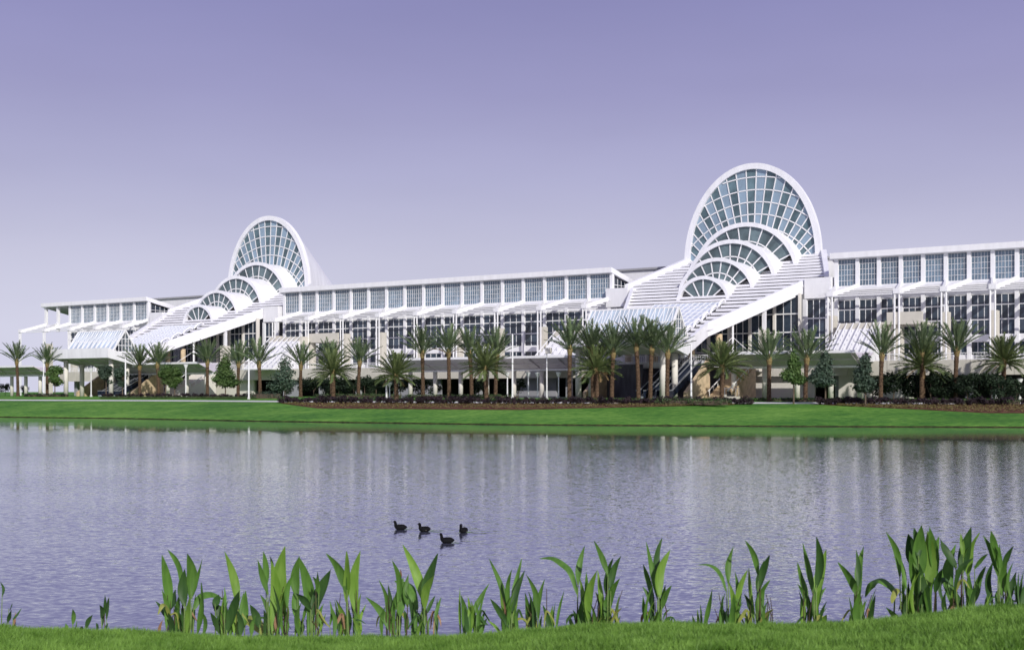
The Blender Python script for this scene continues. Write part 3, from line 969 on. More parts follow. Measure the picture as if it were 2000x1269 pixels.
    for k in range(5):
        x = -hw_ + 0.9 + (2 * hw_ - 1.8) * k / 4
        MB().bar((x, yf + 0.5, zs(yf + 0.5, 0.12)), (x, yb, zs(yb, 0.12)), 0.25, 0.26).build('canopy_beam', M['canopy_under'], t)
    for x in (-7.6, 7.6):
        for y in (-36.6, -32.4):
            put('canopy_column', MB().tube([(0, 0, 0), (0, 0, zs(y, 0.2))], 0.5, 14).mesh('canopy_column', M['cream'], True), t, (x, y, 0))
    # glass prism on the canopy
    rzp, bz, ya, yc = 14.3, 9.55, -37.4, -30.6
    ym = -34.0
    xa, xb = -6.6, 9.0
    pr = MB().add([(xa, ya, bz), (xb, ya, bz), (xb, ya, bz - 0.35), (xa, ya, bz - 0.35), (xa, yc, bz), (xb, yc, bz), (xb, yc, bz - 0.35), (xa, yc, bz - 0.35)],
                  [(0, 1, 5, 4), (2, 3, 7, 6), (0, 3, 2, 1), (4, 5, 6, 7), (1, 2, 6, 5), (3, 0, 4, 7)]).build('prism_base', M['white'], t)
    nx = 10
    for side, (y0, y1) in enumerate(((ya, ym), (yc, ym))):
        for k in range(nx):
            for q in range(2):
                f0, f1 = q / 2 + 0.01, (q + 1) / 2 - 0.01
                u0, u1 = xa + (xb - xa) * (k + 0.03) / nx, xa + (xb - xa) * (k + 0.97) / nx
                pp = [(u0, y0 + (y1 - y0) * f0, bz + (rzp - bz) * f0), (u1, y0 + (y1 - y0) * f0, bz + (rzp - bz) * f0), (u1, y0 + (y1 - y0) * f1, bz + (rzp - bz) * f1), (u0, y0 + (y1 - y0) * f1, bz + (rzp - bz) * f1)]
                MB().hexa(pp, [(x, y, z - 0.06) for x, y, z in pp]).build('pane', M['gl_prism'], pr)
    g = MB()
    for (y0, y1) in ((ya, ym), (yc, ym)):
        for k in range(nx + 1):
            u = xa + (xb - xa) * k / nx
            g.bar((u, y0, bz), (u, y1, rzp), 0.12, 0.14)
            if k < nx:
                u2 = xa + (xb - xa) * (k + 0.5) / nx
                u3 = xa + (xb - xa) * (k + 1) / nx
                g.bar((u, y0, bz + 0.06), (u2, y1, rzp + 0.06), 0.10, 0.1)
                g.bar((u3, y0, bz + 0.06), (u2, y1, rzp + 0.06), 0.10, 0.1)
        for f in (0, 0.5):
            g.bar((xa, y0 + (y1 - y0) * f, bz + (rzp - bz) * f), (xb, y0 + (y1 - y0) * f, bz + (rzp - bz) * f), 0.16, 0.16)
    g.bar((xa, ym, rzp), (xb, ym, rzp), 0.25, 0.25)
    for x in (xa, xb):
        g.bar((x, ya, bz), (x, ym, rzp), 0.3, 0.3)
        g.bar((x, yc, bz), (x, ym, rzp), 0.3, 0.3)
        g.bar((x, ya, bz), (x, yc, bz), 0.3, 0.3)
        for k in range(1, 8):
            yy = ya + (yc - ya) * k / 8
            zz = bz + (rzp - bz) * (1 - abs(yy - ym) / (ym - ya))
            g.bar((x, yy, bz), (x, yy, zz), 0.1, 0.1)
            y2 = min(max(yy + 1.2, ya), yc)
        for f in (0.3, 0.6):
            g.bar((x, ya + (ym - ya) * f, bz + (rzp - bz) * f), (x, yc + (ym - yc) * f, bz + (rzp - bz) * f), 0.12, 0.12)
    g.build('prism_frame', M['white_steel'], pr)
    # under the canopy: slate wall and stone stair flanks
    cbox(t, 'slate_wall', M['slate'], -9.5, -1.6, -25.8, -25.4, 0.0, 5.6)
    for x in (-8.9, 9.4):
        MB().add([(x, -33.0, 0), (x + 0.6, -33.0, 0), (x, -33.0, 0.9), (x + 0.6, -33.0, 0.9), (x, -24.3, 0), (x + 0.6, -24.3, 0), (x, -24.3, 6.4), (x + 0.6, -24.3, 6.4)],
                 [(0, 1, 3, 2), (4, 6, 7, 5), (0, 2, 6, 4), (1, 5, 7, 3), (2, 3, 7, 6), (0, 4, 5, 1)]).build('stair_flank', M['stone'], t)
    return t

RC, LC = 44.7, -86.5
PR = pavilion('right entrance pavilion with the tallest glazed arch and nested smaller arches', RC)
PL = pavilion('left entrance pavilion with a glazed arch over four nested smaller arches', LC)

def escalator(label, s, d0, grp):
    t = fthing('escalator', label, 'escalator', s, d0, 0, grp)
    L_, Hh = 11.6, 5.9
    prof = [(-1.2, 0), (0, 0.05), (L_, Hh - 0.35), (L_ + 1.4, Hh - 0.35)]
    def ribbon(x0, x1, o0, o1):
        b = MB()
        for (a, c) in zip(prof[:-1], prof[1:]):
            b.hexa([(x0, a[0], a[1] + o0), (x1, a[0], a[1] + o0), (x1, a[0], a[1] + o1), (x0, a[0], a[1] + o1)], [(x0, c[0], c[1] + o0), (x1, c[0], c[1] + o0), (x1, c[0], c[1] + o1), (x0, c[0], c[1] + o1)])
        return b
    ribbon(-0.55, 0.55, 0.0, 0.3).build('step_band', M['steel'], t)
    for x in (-0.72, 0.60):
        ribbon(x, x + 0.12, 0.0, 1.15).build('balustrade', M['esc'], t)
        ribbon(x - 0.02, x + 0.14, 1.151, 1.27).build('handrail', M['steel'], t)
    return t
for (c, nm) in ((RC, 'right'), (LC, 'left')):
    for k, pos in enumerate(('leftmost', 'middle', 'rightmost')):
        escalator('dark glass escalator under the %s entrance canopy, %s of three' % (nm, pos), c + 3.4 + 2.2 * k, -35.0, 'escalators under the entrance canopies')

def stair(label, s0, s1, d0, d1, z0, z1, rails, mat_=None):
    t = fthing('outdoor_stair', label, 'stairs', s0, d0)
    W = s1 - s0; n = 22
    b = MB()
    for k in range(n):
        y0 = (d1 - d0) * k / n
        b.box(0, W, y0, (d1 - d0) * (k + 1) / n + 0.05, z0, z0 + (z1 - z0) * (k + 1) / n)
    b.build('flight', mat_ or M['cream'], t)
    for k in range(rails):
        x = 0.1 + (W - 0.2) * k / (rails - 1)
        g = MB()
        g.bar((x, 0, z0 + 1.1), (x, d1 - d0, z1 + 1.0), 0.12, 0.14)
        for q in range(7):
            f = (q + 0.3) / 7
            g.bar((x, (d1 - d0) * f, z0 + (z1 - z0) * f), (x, (d1 - d0) * f, z0 + 1.1 + (z1 - z0) * f), 0.08, 0.08)
        g.build('handrail', M['white_steel'], t)
    cbox(t, 'landing', M['tan'], -0.5, W + 0.5, d1 - d0 + 0.1, d1 - d0 + 2.2, z1 - 0.8, z1 + 1.0)
    cbox(t, 'landing_support', M['tan'], -0.5, 0.6, d1 - d0 + 0.2, d1 - d0 + 2.0, z0, z1 - 0.85)
    return t
stair('wide white stair with many handrails at the right wing beside the arched entrance', 71.3, 78.2, -17.0, -9.6, 5.8, 11.3, 7, M['white'])
stair('white stair with diagonal handrails at the right end of the middle wing', 15.5, 25.0, -17.0, -8.5, 5.8, 11.6, 7, M['white'])
stair('white stair with diagonal handrails at the left end of the middle wing', -59.5, -50.5, -17.0, -8.5, 5.8, 12.2, 7, M['white'])
stair('stone stair flank rising beneath the right covered walkway', 55.5, 59.0, -27.0, -15.5, 0.0, 5.2, 2, M['stone'])
stair('pale stair flank rising beneath the walkway left of centre', -77.0, -70.0, -26.0, -15.0, 0.0, 5.2, 2, M['cream'])
def balcony(label, s0, s1, d0):
    t = fthing('balcony', label, 'balcony', (s0 + s1) / 2, d0)
    W = s1 - s0
    cbox(t, 'parapet', M['tan'], -W / 2, W / 2, 0, 0.4, 11.9, 13.9)
    cbox(t, 'slab', M['tan'], -W / 2, W / 2, 0.41, -d0 - 0.45, 11.9, 12.3)
    cbox(t, 'leg', M['tan'], -W / 2, -W / 2 + 0.9, 0.42, 1.3, 5.8, 11.88)
    cbox(t, 'leg', M['tan'], W / 2 - 0.9, W / 2, 0.42, 1.3, 5.8, 11.88)
balcony('tan balcony in front of the middle wing left of the big palm', -50.4, -41.4, -6.3)
balcony('tan balcony in front of the right wing beside its wide stair', 78.9, 84.6, -9.0)

# ------------------------------------------------------------------ covered walkways (gull roofs on columns)
def walkway(label, s0, s1, d, cols, z_hi=7.15, z_lo=5.05, half_=4.6):
    t = fthing('covered_walkway', label, 'walkway', s0, d)
    W = s1 - s0
    th = 0.16
    for sg in (-1, 1):
        n = max(2, int(W / 3.2))
        for k in range(n):
            x0, x1 = W * k / n + 0.03, W * (k + 1) / n - 0.03
            def panel():
                w_ = x1 - x0
                a = [(0, 0, z_lo), (w_, 0, z_lo), (w_, 0, z_lo + th), (0, 0, z_lo + th)]
                c = [(0, sg * half_, z_hi - th), (w_, sg * half_, z_hi - th), (w_, sg * half_, z_hi), (0, sg * half_, z_hi)]
                return MB().hexa(a, c).mesh('roof_panel', M['canopy_under'])
            put('roof_panel', cached(('wp', sg, round(x1 - x0, 2), z_hi), panel), t, (x0, sg * 0.06, 0))
        cbox(t, 'edge_beam', M['white'], -0.1, W + 0.1, min(sg * (half_ + 0.07), sg * (half_ + 0.3)), max(sg * (half_ + 0.07), sg * (half_ + 0.3)), z_hi - 0.3, z_hi + 0.12)
        cbox(t, 'purlin', M['canopy_under'], 0, W, sg * half_ * 0.5 - 0.1, sg * half_ * 0.5 + 0.1, (z_lo + z_hi) / 2 - 0.24, (z_lo + z_hi) / 2 - 0.1)
    cbox(t, 'valley_beam', M['white'], 0, W, -0.35, 0.35, z_lo - 0.32, z_lo - 0.02)
    for x in cols:
        put('column', cached(('wcol', z_lo), lambda: MB().tube([(0, 0, 0), (0, 0, z_lo - 0.33)], 0.42, 14).mesh('column', M['cream'], True)), t, (x - s0, 0, 0))
        MB().bar((x - s0, -half_ * 0.95, z_hi - 0.5), (x - s0, 0, z_lo - 0.1), 0.16, 0.26).build('bracket', M['canopy_under'], t)
    return t
walkway('covered walkway with gull roof at the far left of the picture', -168, -116.5, -24.5, np.arange(-165, -116, 5.6))
walkway('covered walkway with gull roof left of the middle, behind young trees', -92, -57.5, -27.0, np.arange(-90, -57, 6.0))
walkway('covered walkway with gull roof in the centre, behind the tall palms', -9, 33.6, -24.5, np.arange(-7, 33, 5.9))
walkway('covered walkway with gull roof right of the dark escalators', 56.6, 79.6, -23.0, (58.3, 63.6, 69.0, 74.4, 79.0))
# ------------------------------------------------------------------ plants: building blocks
def leaf_cloud(name, m, n, blobs, size, seed, flat=0.0):
    """many leaf-sized quads spread through several uneven blobs; blobs = (x,y,z,rx,ry,rz)"""
    r = np.random.default_rng(seed)
    B = np.array(blobs, float)
    wv = B[:, 3] * B[:, 4] * B[:, 5]
    pick = r.choice(len(B), n, p=wv / wv.sum())
    dirs = r.normal(size=(n, 3))
    dirs /= np.linalg.norm(dirs, axis=1)[:, None]
    rad = r.uniform(0.25, 1.0, n) ** 0.45
    rad = rad * np.where(r.random(n) < 0.18, 1 + flat, 1.0)
    c = B[pick, :3] + dirs * rad[:, None] * B[pick, 3:]
    nrm = dirs + r.normal(scale=0.7, size=(n, 3)) + np.array([0, 0, 0.5])
    nrm /= np.linalg.norm(nrm, axis=1)[:, None]
    a = np.cross(nrm, r.normal(size=(n, 3)))
    a /= np.linalg.norm(a, axis=1)[:, None]
    b = np.cross(nrm, a)
    sz = size * r.uniform(0.6, 1.3, n)[:, None]
    v = np.empty((n, 4, 3))
    v[:, 0] = c - a * sz
    v[:, 1] = c - b * sz * 0.5 + nrm * sz * 0.12
    v[:, 2] = c + a * sz
    v[:, 3] = c + b * sz * 0.5 + nrm * sz * 0.12
    me = bpy.data.meshes.new(name)
    me.from_pydata(v.reshape(-1, 3).tolist(), [], np.arange(4 * n).reshape(-1, 4).tolist())
    me.materials.append(m)
    return me

# ---- date palms
def frond_mesh(m, L=3.4, droop=0.5, nl=24, seed=0, ll=0.62, bare=0.16):
    r = random.Random(seed)
    b = MB()
    N = 9
    pts = []
    for i in range(N + 1):
        f = i / N
        pts.append(Vector((L * f * (1 - 0.10 * droop * f), 0.12 * L * (r.random() - 0.5) * f * 0.5, -droop * L * 0.42 * f ** 2.2)))
    b.tube([pts[0], pts[3], pts[6], pts[9]], [0.06, 0.045, 0.03, 0.01], 4, cap=False)
    for k in range(nl):
        f = bare + (0.99 - bare) * k / (nl - 1)
        q = f * N
        i0 = min(int(q), N - 1)
        p = pts[i0].lerp(pts[i0 + 1], q - i0)
        tg = (pts[i0 + 1] - pts[i0]).normalized()
        l_ = ll * (math.sin(math.pi * (0.12 + 0.80 * f)) ** 0.7) * r.uniform(0.8, 1.15)
        for sg in (-1, 1):
            dirv = (tg * r.uniform(0.75, 1.1) + Vector((0, sg, 0)) * r.uniform(0.5, 0.85) + Vector((0, 0, 1)) * r.uniform(0.1, 0.55)).normalized()
            tip = p + dirv * l_ + Vector((0, 0, -0.14 * l_ * droop))
            wv = tg * 0.075
            b.add([p - wv, p + wv, tip], [(0, 1, 2)])
    return b.mesh('frond', m)
FR = {}
FR['tall'] = [frond_mesh(M['frond'], 4.7 + 0.25 * (i % 3), dr, 34, 10 * i + 3, 0.78, 0.26) for i, dr in enumerate((0.16, 0.3, 0.45, 0.6))]
FR['full'] = [frond_mesh(M['frond2'], 4.0 + 0.2 * (i % 3), dr, 34, 50 + i, 0.75) for i, dr in enumerate((0.2, 0.38, 0.55, 0.75))]
FR['dry'] = [frond_mesh(M['frond_dry'], 3.5, 0.7, 26, 91, 0.6), frond_mesh(M['frond_dry'], 3.2, 0.9, 26, 92, 0.55)]

def trunk_mesh(h, r0, r1, seed, flare):
    r = random.Random(seed)
    b = MB()
    n = 12
    K = max(10, int(h / 0.28))
    pts = []; rd = []
    lean = (r.uniform(-0.012, 0.012), r.uniform(-0.012, 0.012))
    for i in range(K + 1):
        f = i / K
        rr = r0 + (r1 - r0) * f
        rr *= 1 + flare * max(0, 1 - f * h / 0.9) ** 2
        rr *= 1 + (0.09 if i % 2 else -0.02)
        if f > 0.72 and h > 6:
            rr *= 1 + 0.18 * math.sin((f - 0.72) / 0.28 * math.pi)
        pts.append((lean[0] * h * f * f * 3, lean[1] * h * f * f * 3, h * f)); rd.append(rr)
    b.tube(pts, rd, n)
    return b.mesh('trunk', M['trunk_palm']), pts[-1]

def palm(label, p, h, kind, nf, sc, seed, grp):
    t = thing('date_palm', label, 'palm', p, random.uniform(0, 6.28), grp)
    r = random.Random(seed)
    me, top = trunk_mesh(h, 0.36 if kind == 'full' else 0.34, 0.33 if kind == 'full' else 0.27, seed, 0.35)
    put('trunk', me, t, (0, 0, -0.15))
    top = Vector(top)
    bm = MB().tube([(0, 0, -0.7), (0, 0, 0.1), (0, 0, 0.7), (0, 0, 1.15)], [0.30, 0.46, 0.34, 0.10], 10).mesh('crown_boot', M['boot'])
    put('crown_boot', bm, t, top - Vector((0, 0, 0.2)))
    for k in range(nf):
        f = (k + 0.5) / nf
        az = k * 2.39996 + r.uniform(-0.25, 0.25)
        if kind == 'tall':
            off = 4 + 52 * f ** 0.85 + r.uniform(-5, 5)
            di = min(3, int(f * 3.2 + r.uniform(-0.4, 0.6)))
        else:
            off = 6 + 98 * f ** 0.9 + r.uniform(-6, 6)
            di = min(3, int(f * 3.6 + r.uniform(-0.4, 0.6)))
        src = FR[kind][max(0, di)]
        if (kind == 'full' and off > 98 and r.random() < 0.55) or (kind == 'tall' and off > 53 and r.random() < 0.10):
            src = FR['dry'][k % 2]
        el = R(90 - off)
        q = Matrix.Rotation(az, 4, 'Z') @ Matrix.Rotation(-el, 4, 'Y') @ Matrix.Rotation(r.uniform(-0.5, 0.5), 4, 'X')
        s_ = sc * r.uniform(0.86, 1.1)
        o = put('frond', src, t, top + Vector((math.cos(az) * 0.2, math.sin(az) * 0.2, 0.35 - 0.5 * f)), q.to_euler(), scale=s_)
    return t

TALL = [  # photo column, distance behind facade, top row, label
 (35, -40, 668, 'tall date palm, leftmost of all, before the far left walkway'),
 (92, -40, 672, 'tall date palm beside the lamp post at the far left'),
 (273, -38, 674, 'slim date palm just right of the left entrance canopy'),
 (310, -37, 670, 'date palm behind the bright green double tree'),
 (405, -36, 665, 'date palm between the green double tree and the conical tree'),
 (465, -34, 668, 'date palm just right of the conical tree, under the sloping roof edge'),
 (508, -46, 664, 'date palm standing in the planting beside the left white mast'),
 (587, -36, 668, 'date palm beside the loose grey green tree'),
 (648, -33, 664, 'date palm hidden behind a broad short palm left of centre'),
 (700, -36, 660, 'lone slim date palm between two broad short palms left of centre'),
 (826, -40, 638, 'left one of the close pair of tall palms at the central walkway end'),
 (877, -42, 635, 'tall palm just right of the close pair at the central walkway end'),
 (921, -38, 640, 'tall palm rising behind the broad palm at the middle of the walkway'),
 (968, -38, 640, 'tall palm leaning out right behind the broad palm at the middle'),
 (1112, -47, 624, 'tallest palm, standing just left of the right entrance canopy'),
 (1158, -46, 628, 'tall palm behind the broad palm under the right glass prism'),
 (1195, -47, 630, 'tall palm at the left end of the right glass prism'),
 (1247, -47, 617, 'tall palm in front of the middle of the right glass prism'),
 (1270, -47, 622, 'tall palm second from right before the right glass prism'),
 (1303, -47, 630, 'tall palm right in front of the right glass prism gable end'),
 (1502, -36, 642, 'slim palm left of the two under the sloping roof beam on the right'),
 (1573, -35, 640, 'slim palm between the two conical trees on the right walkway'),
 (1720, -34, 632, 'slim palm at the foot of the wide white stair on the right'),
 (1800, -33, 628, 'tall palm rising behind the broad short palm before the right wing'),
 (1866, -36, 624, 'bright lone palm in front of the right wing between two broad palms'),
]
def rowz(y, Y):
    return EYE + (HOR - y) * Y / F
for i, (px, d, ytop, lab) in enumerate(TALL):
    p = gf(px, d)
    for _ in range(8):
        p = gd(px, max(p.y, float(shore(p.x)) + 30.0))
    H_ = rowz(ytop, p.y) - p.z
    cs = 1.0 if px > 800 else 0.95
    nf = 30
    palm(lab, p, H_ - 4.7 * cs, 'tall', nf, cs, 200 + i, 'tall date palms before the concourse')
SHORT = [
 (651, 24.5 + 8, 682, 'broad short palm left of centre, first of the front row'),
 (774, 24.0 + 6, 686, 'broad short palm second of the front row, beside two white lamps'),
 (950, 23.0 + 6, 670, 'broad short palm in the middle of the front row before the walkway'),
 (1166, 23.0 + 7, 672, 'broad short palm left of the dark escalators'),
 (1410, 23.0 + 7, 664, 'broad short palm with dry brown lower fronds right of the lamp mast'),
 (1802, 23.0 + 8, 664, 'broad short palm with tan lower fronds before the right wing'),
 (1960, 23.0 + 7, 654, 'broad short palm at the right edge beside white lamp posts'),
]
for i, (px, tt, ytop, lab) in enumerate(SHORT):
    Y = 180.0
    for _ in range(12):
        Y = float(shore((px - 1000) / F * Y)) + tt
    p = gd(px, Y)
    H_ = rowz(ytop, p.y) - p.z
    palm(lab, p, H_ - 4.0, 'full', 80, 0.98, 300 + i, 'broad short date palms along the road')

# ---- broadleaf trees
def tree(label, px, d, ytop, ybot, wpx, m, n, seed, kind='round', grp='young broadleaf trees'):
    p = gf(px, d)
    t = thing('young_tree', label, 'tree', p, 0, grp)
    r = random.Random(seed)
    zt, zb_ = rowz(ytop, p.y) - p.z, rowz(ybot, p.y) - p.z
    wd = wpx * p.y / F / 2 * 1.12
    Hc = zt - zb_
    blobs = []
    if kind == 'cone':
        for k in range(9):
            f = k / 8
            rr = wd * (0.95 - 0.62 * f) * r.uniform(0.7, 1.05)
            blobs.append((r.uniform(-0.4, 0.4) * wd * (1.1 - f), r.uniform(-0.4, 0.4) * wd * (1.1 - f), zb_ + Hc * (0.16 + 0.74 * f), rr, rr, Hc * 0.14))
    else:
        for k in range(13):
            a = r.uniform(0, 6.28); q = r.uniform(0.15, 0.68)
            f = r.uniform(0.15, 0.85)
            e = math.sqrt(max(0.05, 1 - (2 * f - 1) ** 2))
            rr = wd * r.uniform(0.28, 0.48)
            blobs.append((math.cos(a) * q * wd * e, math.sin(a) * q * wd * e, zb_ + Hc * f, rr, rr, rr * 0.8))
    tr = MB()
    tr.tube([(0, 0, -0.1), (0.03, 0, zb_ * 0.6), (0.0, 0.05, zb_ + Hc * 0.25), (0.05, 0, zb_ + Hc * 0.7)], [0.14, 0.11, 0.085, 0.03], 7)
    for k in range(8):
        b_ = blobs[r.randrange(len(blobs))]
        z0 = zb_ * 0.9 + Hc * 0.3 * r.random()
        tr.tube([(0, 0, z0), (b_[0] * 0.5, b_[1] * 0.5, (z0 + b_[2]) / 2 + 0.2), (b_[0], b_[1], b_[2])], [0.05, 0.035, 0.015], 5)
    tr.build('trunk', M['bark'], t)
    put('crown', leaf_cloud('crown', m, int(n * 1.05), blobs, 0.25, seed, 0.3), t)
    return t
tree('small round dark green tree before the far left walkway end', 107, -42, 711, 757, 36, M['leaf_mid'], 2200, 1)
tree('dark olive tree under the left entrance canopy', 207, -44, 703, 755, 32, M['leaf_grey'], 1500, 2)
tree('thin olive tree right of its twin beneath the left canopy', 239, -43, 708, 757, 30, M['leaf_grey'], 1100, 3)
tree('bright green bushy tree, left half of the double crown', 323, -45, 710, 757, 38, M['leaf_mid'], 2600, 4)
tree('bright green bushy tree, right half of the double crown', 341, -43, 716, 757, 34, M['leaf_mid'], 2000, 5)
tree('dense conical green tree left of the white lamp mast', 440, -44, 693, 757, 44, M['leaf_mid'], 3400, 6, 'cone')
tree('loose grey green tree with open branches left of centre', 556, -42, 694, 765, 56, M['leaf_grey'], 1900, 7, 'cone')
tree('dense conical tree left of its twin under the right walkway', 1550, -38, 684, 752, 38, M['leaf_mid'], 2800, 8, 'cone')
tree('broad dark conical tree in the middle of the right walkway', 1612, -38, 686, 756, 46, M['leaf_grey'], 2800, 9, 'cone')
tree('dark tree at the right end of the right walkway', 1690, -38, 690, 768, 44, M['leaf_grey'], 2600, 10, 'cone')

# ---- dark shrubs in the undercroft
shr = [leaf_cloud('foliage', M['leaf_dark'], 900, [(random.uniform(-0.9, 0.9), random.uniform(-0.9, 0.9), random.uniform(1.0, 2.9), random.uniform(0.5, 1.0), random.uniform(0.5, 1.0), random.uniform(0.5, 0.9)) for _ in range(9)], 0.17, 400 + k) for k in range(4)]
shr_st = MB().tube([(0, 0, -0.05), (0.05, 0, 1.0), (0, 0.05, 2.2)], [0.08, 0.06, 0.03], 6).tube([(0, 0, 0.6), (0.4, 0.1, 1.6), (0.6, 0.2, 2.4)], [0.04, 0.03, 0.02], 5).mesh('stem', M['bark'])
SPOT = [(x, -30 - (k % 3) * 1.6, s_) for k, (x, s_) in enumerate([(10, 0.9), (48, 0.8), (560, 1.0), (590, 1.15), (612, 1.2), (636, 1.15), (662, 1.25), (690, 1.15), (712, 1.2), (735, 1.25), (757, 1.2), (783, 1.15), (806, 1.2), (826, 1.1), (850, 1.0), (935, 1.0), (990, 0.9), (1012, 0.95),
       (1704, 1.05), (1722, 1.15), (1745, 1.3), (1768, 1.3), (1792, 1.25), (1818, 1.2), (1840, 1.3), (1868, 1.3), (1890, 1.35), (1912, 1.3), (1935, 1.3), (1958, 1.2), (1985, 1.1)])]
for k, (x, d, s_) in enumerate(SPOT):
    p = gf(x, -21 - (k % 3))
    side = 'left' if x < 500 else ('middle' if x < 1100 else 'right')
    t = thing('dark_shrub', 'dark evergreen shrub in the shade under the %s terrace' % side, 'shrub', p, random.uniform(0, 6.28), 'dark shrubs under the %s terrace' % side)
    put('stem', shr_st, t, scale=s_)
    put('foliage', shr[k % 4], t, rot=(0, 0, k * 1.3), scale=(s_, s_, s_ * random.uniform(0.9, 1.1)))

# ---- flower beds on the lawn
BED = (('flower_bed', 470, 1475, 26.0), ('flower_bed', 1590, 2060, 24.0))
def bedX(px):
    Y = 180.0
    for _ in range(12):
        Y = float(shore((px - 1000) / F * Y)) + 20
    return (px - 1000) / F * Y
X0, X1 = bedX(535), bedX(1478)
strip('flower_bed', M['mulch'], X0, X1, lambda X: 22.8 - 9.5 * min(1, (X - X0) / 9.0, (X1 - X) / 34.0) ** 0.8, 23.2, 0.03)
X2, X3 = bedX(1592), 92.0
strip('flower_bed', M['mulch'], X2, X3, lambda X: 22.8 - 11.5 * min(1, (X - X2) / 20.0) ** 0.8, 23.2, 0.03)
X4, X5 = bedX(150), bedX(470)
strip('flower_bed', M['mulch'], X4, X5, 33, 37, 0.03)
bsh = [leaf_cloud('low_shrub', M['leaf_purple'], 340, [(random.uniform(-0.25, 0.25), random.uniform(-0.25, 0.25), random.uniform(0.2, 0.5), random.uniform(0.25, 0.36), random.uniform(0.25, 0.36), random.uniform(0.2, 0.3)) for _ in range(5)], 0.085, 500 + k) for k in range(5)]
cnt = 0
def shrub_row(Xa, Xb, tt, step, label, grp, meshes, s_):
    global cnt
    X = Xa
    while X < Xb:
        x = X + random.uniform(-0.1, 0.1)
        y = float(shore(x)) + (tt(x) if callable(tt) else tt) + random.uniform(-0.25, 0.25)
        o = put('low_shrub', meshes[cnt % len(meshes)], None, (x, y, tz(x, y) + 0.01), (0, 0, random.uniform(0, 6.28)), scale=s_ * random.uniform(0.8, 1.2))
        tag(o, label, 'shrub', grp)
        cnt += 1
        X += step * random.uniform(0.8, 1.2)
shrub_row(X0 + 1, X1 - 1, 21.6, 0.82, 'low purple black shrub in the long bed edging the central lawn', 'low shrubs in the central bed', bsh, 1.5)
shrub_row(X2 + 1, 78, 21.6, 0.82, 'low purple black shrub in the right hand lawn bed', 'low shrubs in the right bed', bsh, 1.5)
shrub_row(X4, X5, 35.5, 0.95, 'low dark shrub in the border below the left entrance', 'low shrubs in the left border', bsh, 1.15)
# tiny bed plants in the mulch: uncountable
def scatter(name, label, m, Xa, Xb, ta, tb, n, size, hgt, seed):
    r = np.random.default_rng(seed)
    X = r.uniform(Xa, Xb, n)
    a = np.array([ta(x) if callable(ta) else ta for x in X]); c = np.array([tb(x) if callable(tb) else tb for x in X])
    Y = shore(X) + a + (c - a) * r.uniform(0, 1, n)
    Z = terrain(X, Y) + hgt * r.uniform(0.2, 1, n)
    C = np.stack([X, Y, Z], 1)
    u = r.normal(size=(n, 3)); u /= np.linalg.norm(u, axis=1)[:, None]
    v = np.cross(u, r.normal(size=(n, 3))); v /= np.linalg.norm(v, axis=1)[:, None]
    q = np.stack([C - u * size, C - v * size * 0.5, C + u * size, C + v * size * 0.5], 1)
    me = bpy.data.meshes.new(name)
    me.from_pydata(q.reshape(-1, 3).tolist(), [], np.arange(4 * n).reshape(-1, 4).tolist())
    me.materials.append(m)
    o = put(name, me, kind='stuff')
    o['label'] = label
    o['category'] = 'bed plants'
    return o
scatter('bed_plants', 'small brownish bedding plants in the central lawn bed', M['flower_leaf'], X0 + 2, X1 - 3, lambda X: 22 - 7.5 * min(1, (X - X0) / 9.0, (X1 - X) / 34.0) ** 0.8, 20.6, 5000, 0.12, 0.3, 11)
scatter('bed_plants', 'small brownish bedding plants in the right lawn bed', M['flower_leaf'], X2 + 3, 80, lambda X: 22 - 9.5 * min(1, (X - X2) / 20.0) ** 0.8, 20.6, 4200, 0.12, 0.3, 12)
scatter('ground_cover', 'pale green ground cover edging the left border', M['leaf_hedge'], X4, X5, 32.2, 34.0, 4000, 0.11, 0.35, 13)
# low hedges behind the road
def hedge(label, pa, pb, d, h, seed, m):
    a, c = s_of(pa, d), s_of(pb, d)
    p = gf((pa + pb) / 2, d)
    t = fthing('low_hedge', label, 'hedge', (a + c) / 2, d, p.z)
    L_ = c - a
    r = np.random.default_rng(seed)
    blobs = [(x, r.uniform(-0.4, 0.4), h * 0.45, 0.9, 0.8, h * 0.5) for x in np.arange(-L_ / 2, L_ / 2, 0.9)]
    o = put('foliage', leaf_cloud('foliage', m, int(L_ * 110), blobs, 0.13, seed), t)
    MB().box(-L_ / 2, L_ / 2, -0.35, 0.35, -0.1, h * 0.5).build('branch_core', M['bark'], t)
hedge('low clipped green hedge below the escalators and the glass prism', 1060, 1420, -47, 0.95, 21, M['leaf_hedge'])
hedge('low hedge strip before the central walkway columns', 800, 1010, -40, 0.7, 22, M['leaf_hedge'])
hedge('low hedge strip at the foot of the right walkway', 1480, 1700, -32, 0.7, 23, M['leaf_dark'])
hedge('low hedge mound left of centre behind the road', 620, 780, -40, 0.8, 24, M['leaf_hedge'])
hedge('low hedge strip before the right wing undercroft', 1740, 1990, -27, 0.75, 25, M['leaf_hedge'])
hedge('bushy low planting around the left white lamp mast', 486, 545, -48, 1.6, 26, M['leaf_grey'])
hedge('low hedge below the far left walkway', 50, 130, -46, 0.8, 27, M['leaf_dark'])

